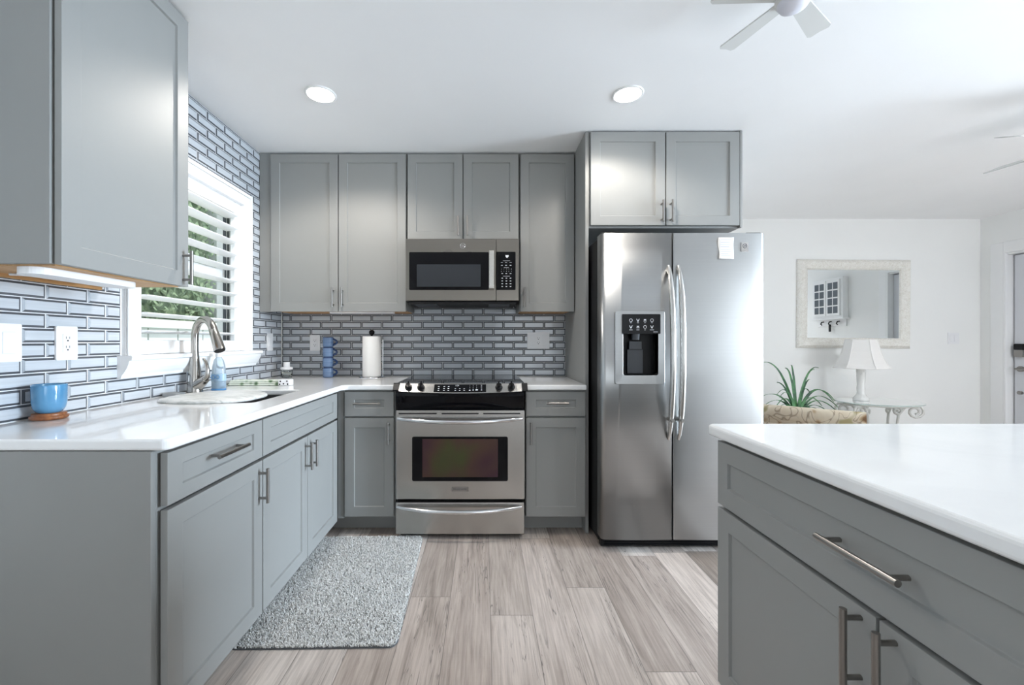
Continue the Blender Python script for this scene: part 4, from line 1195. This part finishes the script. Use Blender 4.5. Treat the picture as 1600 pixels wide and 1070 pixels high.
M['fan'] = painted('satin_fan_white', (0.62, 0.62, 0.60), 0.35, 0.02, 0.0)
M['fan_glass'] = mat('frosted_glass', (0.66, 0.66, 0.72), 0.4)
def fan(label, hx, hy, zb, R, w0, w1, a0, nb, rb, pitch, droop=0.0):
    T = Thing('ceiling_fan', label, 'ceiling fan', (hx, hy, zb - .05))
    c = Vector((hx, hy, 0))
    T.part('mount', MB().lathe([(rb * .9, zb + .035), (rb * .75, zb + .06), (rb * .55, CEIL - .01), (rb * .7, CEIL - .0005)], c, 28), M['fan'])
    T.part('motor_housing', MB().lathe([(rb * .95, zb - .012), (rb * 1.08, zb - .004), (rb * 1.08, zb + .02), (rb * .9, zb + .036)], c, 32), M['fan'])
    T.part('light_bowl', MB().lathe([(.0, zb - .040), (rb * .45, zb - .038), (rb * .8, zb - .028), (rb * .96, zb - .014), (rb * .97, zb - .010)], c, 32), M['fan_glass'])
    for k in range(nb):
        a = math.radians(a0 + 360 / nb * k); ca_, sa_ = math.cos(a), math.sin(a); tp = math.tan(math.radians(pitch))
        ol = [(rb * .8, -w0 / 2), (rb * 1.5, -w0 / 2), (R * .96, -w1 / 2), (R, -w1 * .38), (R * .985, 0), (R, w1 * .38), (R * .96, w1 / 2), (rb * 1.5, w0 / 2), (rb * .8, w0 / 2)]
        def mp(u, v, h): 
            z = zb + .006 + h + v * tp - droop * u
            return (hx + ca_ * u - sa_ * v, hy + sa_ * u + ca_ * v, z)
        T.part('blade', MB().prism(ol, 0, .006, mp), M['fan'], bevel=.001)
fan('small white five-blade ceiling fan at the top of the photo', 1.045, 1.405, 2.315, .268, .055, .072, 36.5, 5, .050, -6)
fan('white ceiling fan in the living room at the right edge of the photo', 3.155, 2.027, 2.19, .52, .10, .12, 169.7, 5, .09, -22)

# ------------------------------------------------------------------ living room: mirror
M['ivory'] = mat('ivory_carved_frame', (0.72, 0.70, 0.65), 0.5); t = NT(M['ivory'])
n1 = t.noise(t.mapped(), 55, 4, 0.6, 1.5)
t.color(t.ramp(n1, [(0.3, (0.66, 0.625, 0.56)), (0.55, (0.80, 0.78, 0.73)), (0.8, (0.86, 0.845, 0.81))])); t.bump(n1, 0.5, 0.008)
M['mirror'] = mat('mirror_glass', (0.80, 0.83, 0.84), 0.005, 1.0)
mx, mz, mw, mh = 3.815, 1.545, 1.165, .915
T = Thing('wall_mirror', 'large mirror in a carved ivory frame on the living room wall', 'mirror', (mx, FW, mz - mh / 2))
ol = [(1.0, .0), (1.0, .018), (.985, .030), (.955, .044), (.90, .040), (.865, .030), (.85, .022), (.84, .024), (.83, .012)]
def ring(prof, parts):
    vs = []; n_ = 4
    for ins_, w_ in prof:
        d_ = (1 - ins_) * .62
        a, b = mw / 2 - d_, mh / 2 - d_
        vs += [(mx + sx_ * a, FW - .001 - w_, mz + sz_ * b) for sx_, sz_ in ((-1, -1), (1, -1), (1, 1), (-1, 1))]
    fs = []
    for k in range(len(prof) - 1):
        for i in range(4):
            j = (i + 1) % 4; fs.append((k * 4 + i, k * 4 + j, k * 4 + 4 + j, k * 4 + 4 + i))
    return MB().add(vs, fs)
T.part('frame', ring(ol, 0), M['ivory'])
mi = .17 * .62
T.part('mirror_glass', MB().box(mx - mw / 2 + mi - .004, mx + mw / 2 - mi + .004, FW - .013, FW - .003, mz - mh / 2 + mi - .004, mz + mh / 2 - mi + .004), M['mirror'])
T.o.rotation_euler = (0, math.radians(0.4), 0)

# key cabinet on the right wall, seen in the mirror
fw_ = face_isl(RW)
T = Thing('key_cabinet', 'white key cabinet with small panes and hooks, seen in the mirror', 'cabinet', (RW, 2.46, 1.36))
k0, k1, kz0, kz1 = 2.19, 2.73, 1.50, 2.08
T.part('body', MB().box(k0, k1, kz0, kz1, 0.0005, .085, 0, fw_), M['trim'], bevel=.004)
T.part('shelf', MB().box(k0 - .03, k1 + .03, kz0 - .022, kz0, 0.0005, .11, 0, fw_), M['trim'], bevel=.004)
hk = T.part('hook_rail', MB().box(k0 + .02, k1 - .02, kz0 - .12, kz0 - .022, 0.0005, .018, 0, fw_), M['trim'], bevel=.003)
M['pane_dark'] = mat('dark_small_pane', (0.12, 0.14, 0.16), 0.2)
for (u0, u1) in ((k0 + .035, (k0 + k1) / 2 - .006), ((k0 + k1) / 2 + .006, k1 - .035)):
    d_ = T.part('door', MB().box(u0, u1, kz0 + .03, kz1 - .03, .085, .103, 0, fw_), M['trim'], bevel=.003)
    pn = MB(); wq = (u1 - u0 - .07) / 2
    for i in range(2):
        for j in range(4):
            a_ = u0 + .028 + i * (wq + .014); b_ = kz0 + .065 + j * .116
            pn.box(a_, a_ + wq, b_, b_ + .098, .100, .1036, 0, fw_)
    T.part('panes', pn, M['pane_dark'], d_)
for u in (k0 + .13, k0 + .27, k0 + .41):
    T.part('hook', MB().tube([fw_(u, kz0 - .05, .017), fw_(u, kz0 - .055, .05), fw_(u, kz0 - .085, .062), fw_(u, kz0 - .10, .045)], .008, 8), M['black'], hk)
u = k0 + .27
single('key_fob', MB().box(u - .018, u + .018, kz0 - .20, kz0 - .092, .036, .048, 0, fw_), M['black'], 'black key fob hanging from the middle hook of the key cabinet', 'keys', fw_(u, kz0 - .20, .04), bevel=.005)

# ---- side table
M['iron'] = mat('cream_wrought_iron', (0.62, 0.61, 0.58), 0.5)
M['tabletop'] = mat('table_glass', (0.80, 0.92, 0.89), 0.02, trans=0.9, ior=1.45)
tx, ty, tz = 3.672, 3.88, .600
T = Thing('side_table', 'oval glass side table on scrolled cream iron legs', 'table', (tx, ty, 0))
T.part('tabletop', MB().lathe([(0, -.010), (.99, -.010), (1.0, -.005), (.99, 0), (0, 0)], (tx, ty, tz), 56, sx=.42, sy=.30) if False else
       MB().prism([(tx + .345 * math.cos(2 * PI * i / 56), ty + .27 * math.sin(2 * PI * i / 56)) for i in range(56)], tz - .010, tz, lambda a, b, h: (a, b, h)), M['tabletop'], bevel=.003)
mb = MB().tube([(tx + .27 * math.cos(a), ty + .20 * math.sin(a), tz - .022) for a in [2 * PI * i / 40 for i in range(40)]], .010, 8, closed=True)
T.part('apron_ring', mb, M['iron'])
for k, (sx_, sy_) in enumerate(((-1, -.30), (1, -.30), (-1, .30), (1, .30))):
    d_ = Vector((sx_ * .9, sy_, 0)).normalized(); base = Vector((tx, ty, 0))
    def at(r, z): return base + d_ * r + Vector((0, 0, z))
    pts = []
    for i in range(15):                     # upper outward scroll
        a = math.radians(-90 + 36 * i); r = .020 + .0031 * i * 1.0
        pts.append(at(.272 + r * math.cos(a), tz - .085 + r * math.sin(a)))
    pts += [at(.20, tz - .045), at(.15, tz - .12), at(.135, tz - .24), at(.17, tz - .40), at(.23, .10), at(.28, .03), at(.31, .012)]
    T.part('leg', MB().tube(pts, .0105, 8), M['iron'])
    q = [at(.30 + .045 * math.cos(a), tz - .10 + .045 * math.sin(a)) for a in [math.radians(60 + 30 * i) for i in range(9)]]
    T.part('scroll', MB().tube([at(.17, tz - .03)] + [at(.14 + .035 * math.cos(a) * (1 - .06 * i), tz - .085 + .035 * math.sin(a) * (1 - .06 * i)) for i, a in enumerate([math.radians(80 - 40 * j) for j in range(12)])], .009, 8), M['iron'])
T.part('stretcher', MB().tube([(tx + .19 * math.cos(a), ty + .13 * math.sin(a), tz - .26) for a in [2 * PI * i / 32 for i in range(32)]], .008, 8, closed=True), M['iron'])
# ---- lamp
M['ceramic'] = mat('white_ceramic', (0.78, 0.77, 0.75), 0.25, coat=.3); t = NT(M['ceramic']); t.bump(t.noise(t.mapped(), 40, 3, .5, .8), .6, .01)
M['shade'] = mat('cream_shade', (0.80, 0.78, 0.76), 0.8)
lx, ly_, lz0 = 3.575, 3.95, tz + .001
T = Thing('table_lamp', 'white ceramic lamp with flared fabric shade on the glass side table', 'lamp', (lx, ly_, lz0))
T.part('base', MB().lathe([(.060, 0), (.062, .008), (.057, .022), (.045, .040), (.037, .052), (.033, .058)], (lx, ly_, lz0), 28), M['ceramic'])
T.part('column', MB().lathe([(.033, .057), (.030, .075), (.032, .11), (.030, .15), (.032, .20), (.034, .25), (.036, .285), (.030, .30), (.012, .305), (.010, .34)], (lx, ly_, lz0), 24), M['ceramic'])
n_ = 6; vs = []; prof = [(.205, .305), (.180, .345), (.157, .40), (.138, .46), (.124, .52), (.112, .575)]
def hexp(r, z, inner=0):
    return [(lx + (r - inner) * math.cos(math.radians(60 * i + 18)), ly_ + (r - inner) * math.sin(math.radians(60 * i + 18)), lz0 + z) for i in range(6)]
for r, z in prof: vs += hexp(r, z)
for r, z in prof[::-1]: vs += hexp(r, z, .004)
m_ = len(prof) * 2
fs = [(k * 6 + i, k * 6 + (i + 1) % 6, ((k + 1) % m_) * 6 + (i + 1) % 6, ((k + 1) % m_) * 6 + i) for k in range(m_) for i in range(6)]
sh = T.part('lamp_shade', MB().add(vs, fs), M['shade'])
mb = MB()
for i in range(6): mb.tube([hexp(r + .001, z)[i] for r, z in prof], .0035, 6)
for r, z in (prof[0], prof[-1]): mb.tube(hexp(r, z), .004, 6, closed=True)
T.part('shade_piping', mb, M['shade'], sh)

# ---- spiky plant in a pot
M['blade'] = mat('plant_leaf', (0.06, 0.20, 0.07), 0.4); t = NT(M['blade'])
t.color(t.ramp(t.noise(t.mapped(), 14, 2), [(0.35, (0.025, 0.07, 0.04)), (0.65, (0.09, 0.26, 0.09))]))
M['pot'] = painted('stone_pot', (0.45, 0.43, 0.40), 0.7)
px_, py_, pz_ = 2.86, 3.82, .42
T = Thing('potted_plant', 'spiky green plant behind the floral armchair', 'plant', (px_, py_, 0))
T.part('pot', MB().lathe([(.12, 0), (.125, .01), (.15, .40), (.165, .42), (.165, .45), (.15, .45), (.14, .40), (0, .40)], (px_, py_, 0), 32), M['pot'])
r2 = random.Random(3)
specs = [(108, .42, .50, .00), (150, .30, .55, .02), (95, .13, .52, .0), (60, .36, .48, .02), (40, .33, .50, .05), (170, .36, .26, .22), (20, .33, .30, .28), (5, .36, .24, .32), (185, .30, .20, .3), (75, .2, .40, 0), (130, .2, .36, 0), (355, .28, .22, .3), (200, .2, .28, .2), (30, .22, .30, .2), (10, .30, .16, .42), (172, .30, .17, .42), (25, .40, .20, .40), (165, .24, .22, .36), (340, .26, .14, .42), (160, .2, .30, .2), (350, .34, .30, .3)]
for (az, reach, hgt, dr_) in specs:
    # azimuth here opens the fan of leaves mostly left-right
    s_ = math.cos(math.radians(az)); dep = r2.uniform(-.10, .10)
    mb = MB(); vs = []; n_ = 12
    for i in range(n_ + 1):
        q = i / n_; w_ = .017 * (1 - q) ** .7 + .002
        x = px_ + (s_ * reach * q ** 1.3 * 1.05) + r2.uniform(-.001, .001); y = py_ + dep * q
        z = .42 + hgt * (math.sin(q * PI / 2 * (1 + dr_ * 1.9)))
        vs += [(x - w_ * .8, y - w_ * .5, z), (x, y + .004, z - .004), (x + w_ * .8, y - w_ * .5, z)]
    fs = []
    for i in range(n_):
        for k in range(2): fs.append((3 * i + k, 3 * i + k + 1, 3 * i + 4 + k, 3 * i + 3 + k))
    mb.add(vs, fs, 0, True)
    o = T.part('leaf', mb, M['blade'], recalc=False)
    sm = o.modifiers.new('thickness', 'SOLIDIFY'); sm.thickness = .0018

# ---- floral armchair, its back towards the kitchen
ang = math.radians(-40); cx_, cy_ = 1.975, 2.705
T = Thing('armchair', 'floral upholstered armchair with rolled back beside the refrigerator', 'armchair', (0, 0, 0))
wd = .36
mb = MB().prism([(-.02, .12), (-.02, .66), (-.03, .70), (.04, .72), (.14, .70), (.16, .60), (.20, .42), (.20, .12)], -wd, wd, lambda a, b, h: (h, a, b))
T.part('backrest', mb, M['floral'], bevel=.02, seg=3)
roll = [(.03 + .062 * math.cos(2 * PI * i / 20), .688 + .058 * math.sin(2 * PI * i / 20)) for i in range(20)]
mb = MB().prism(roll, -wd - .015, wd + .015, lambda a, b, h: (h, a, b), 0, True)
T.part('back_roll', mb, M['floral'], bevel=.015, seg=3)
mb = MB().tube([(-wd, -.030, .625), (wd, -.030, .625)], .010, 10)
T.part('piping', mb, M['floral'])
mb = MB().box(-wd + .10, wd - .10, .18, .74, .14, .32)
T.part('seat_base', mb, M['floral'], bevel=.02)
mb = MB().box(-wd + .10, wd - .10, .19, .76, .32, .45)
T.part('seat_cushion', mb, M['floral'], bevel=.04, seg=4)
for s_ in (-1, 1):
    a0, a1 = sorted((s_ * wd, s_ * (wd - .11)))
    mb = MB().prism([(.02, .12), (.02, .52), (.72, .50), (.76, .46), (.76, .12)], a0, a1, lambda a, b, h: (h, a, b))
    T.part('armrest', mb, M['floral'], bevel=.03, seg=3)
for sx_ in (-1, 1):
    for y in (.03, .70):
        T.part('leg', MB().cyl((sx_ * (wd - .06), y, 0), (sx_ * (wd - .06), y, .13), .018, .026), M['wood'])
T.o.location = (cx_, cy_, 0); T.o.rotation_euler = (0, 0, ang); T.o.scale = (1, 1, .985)
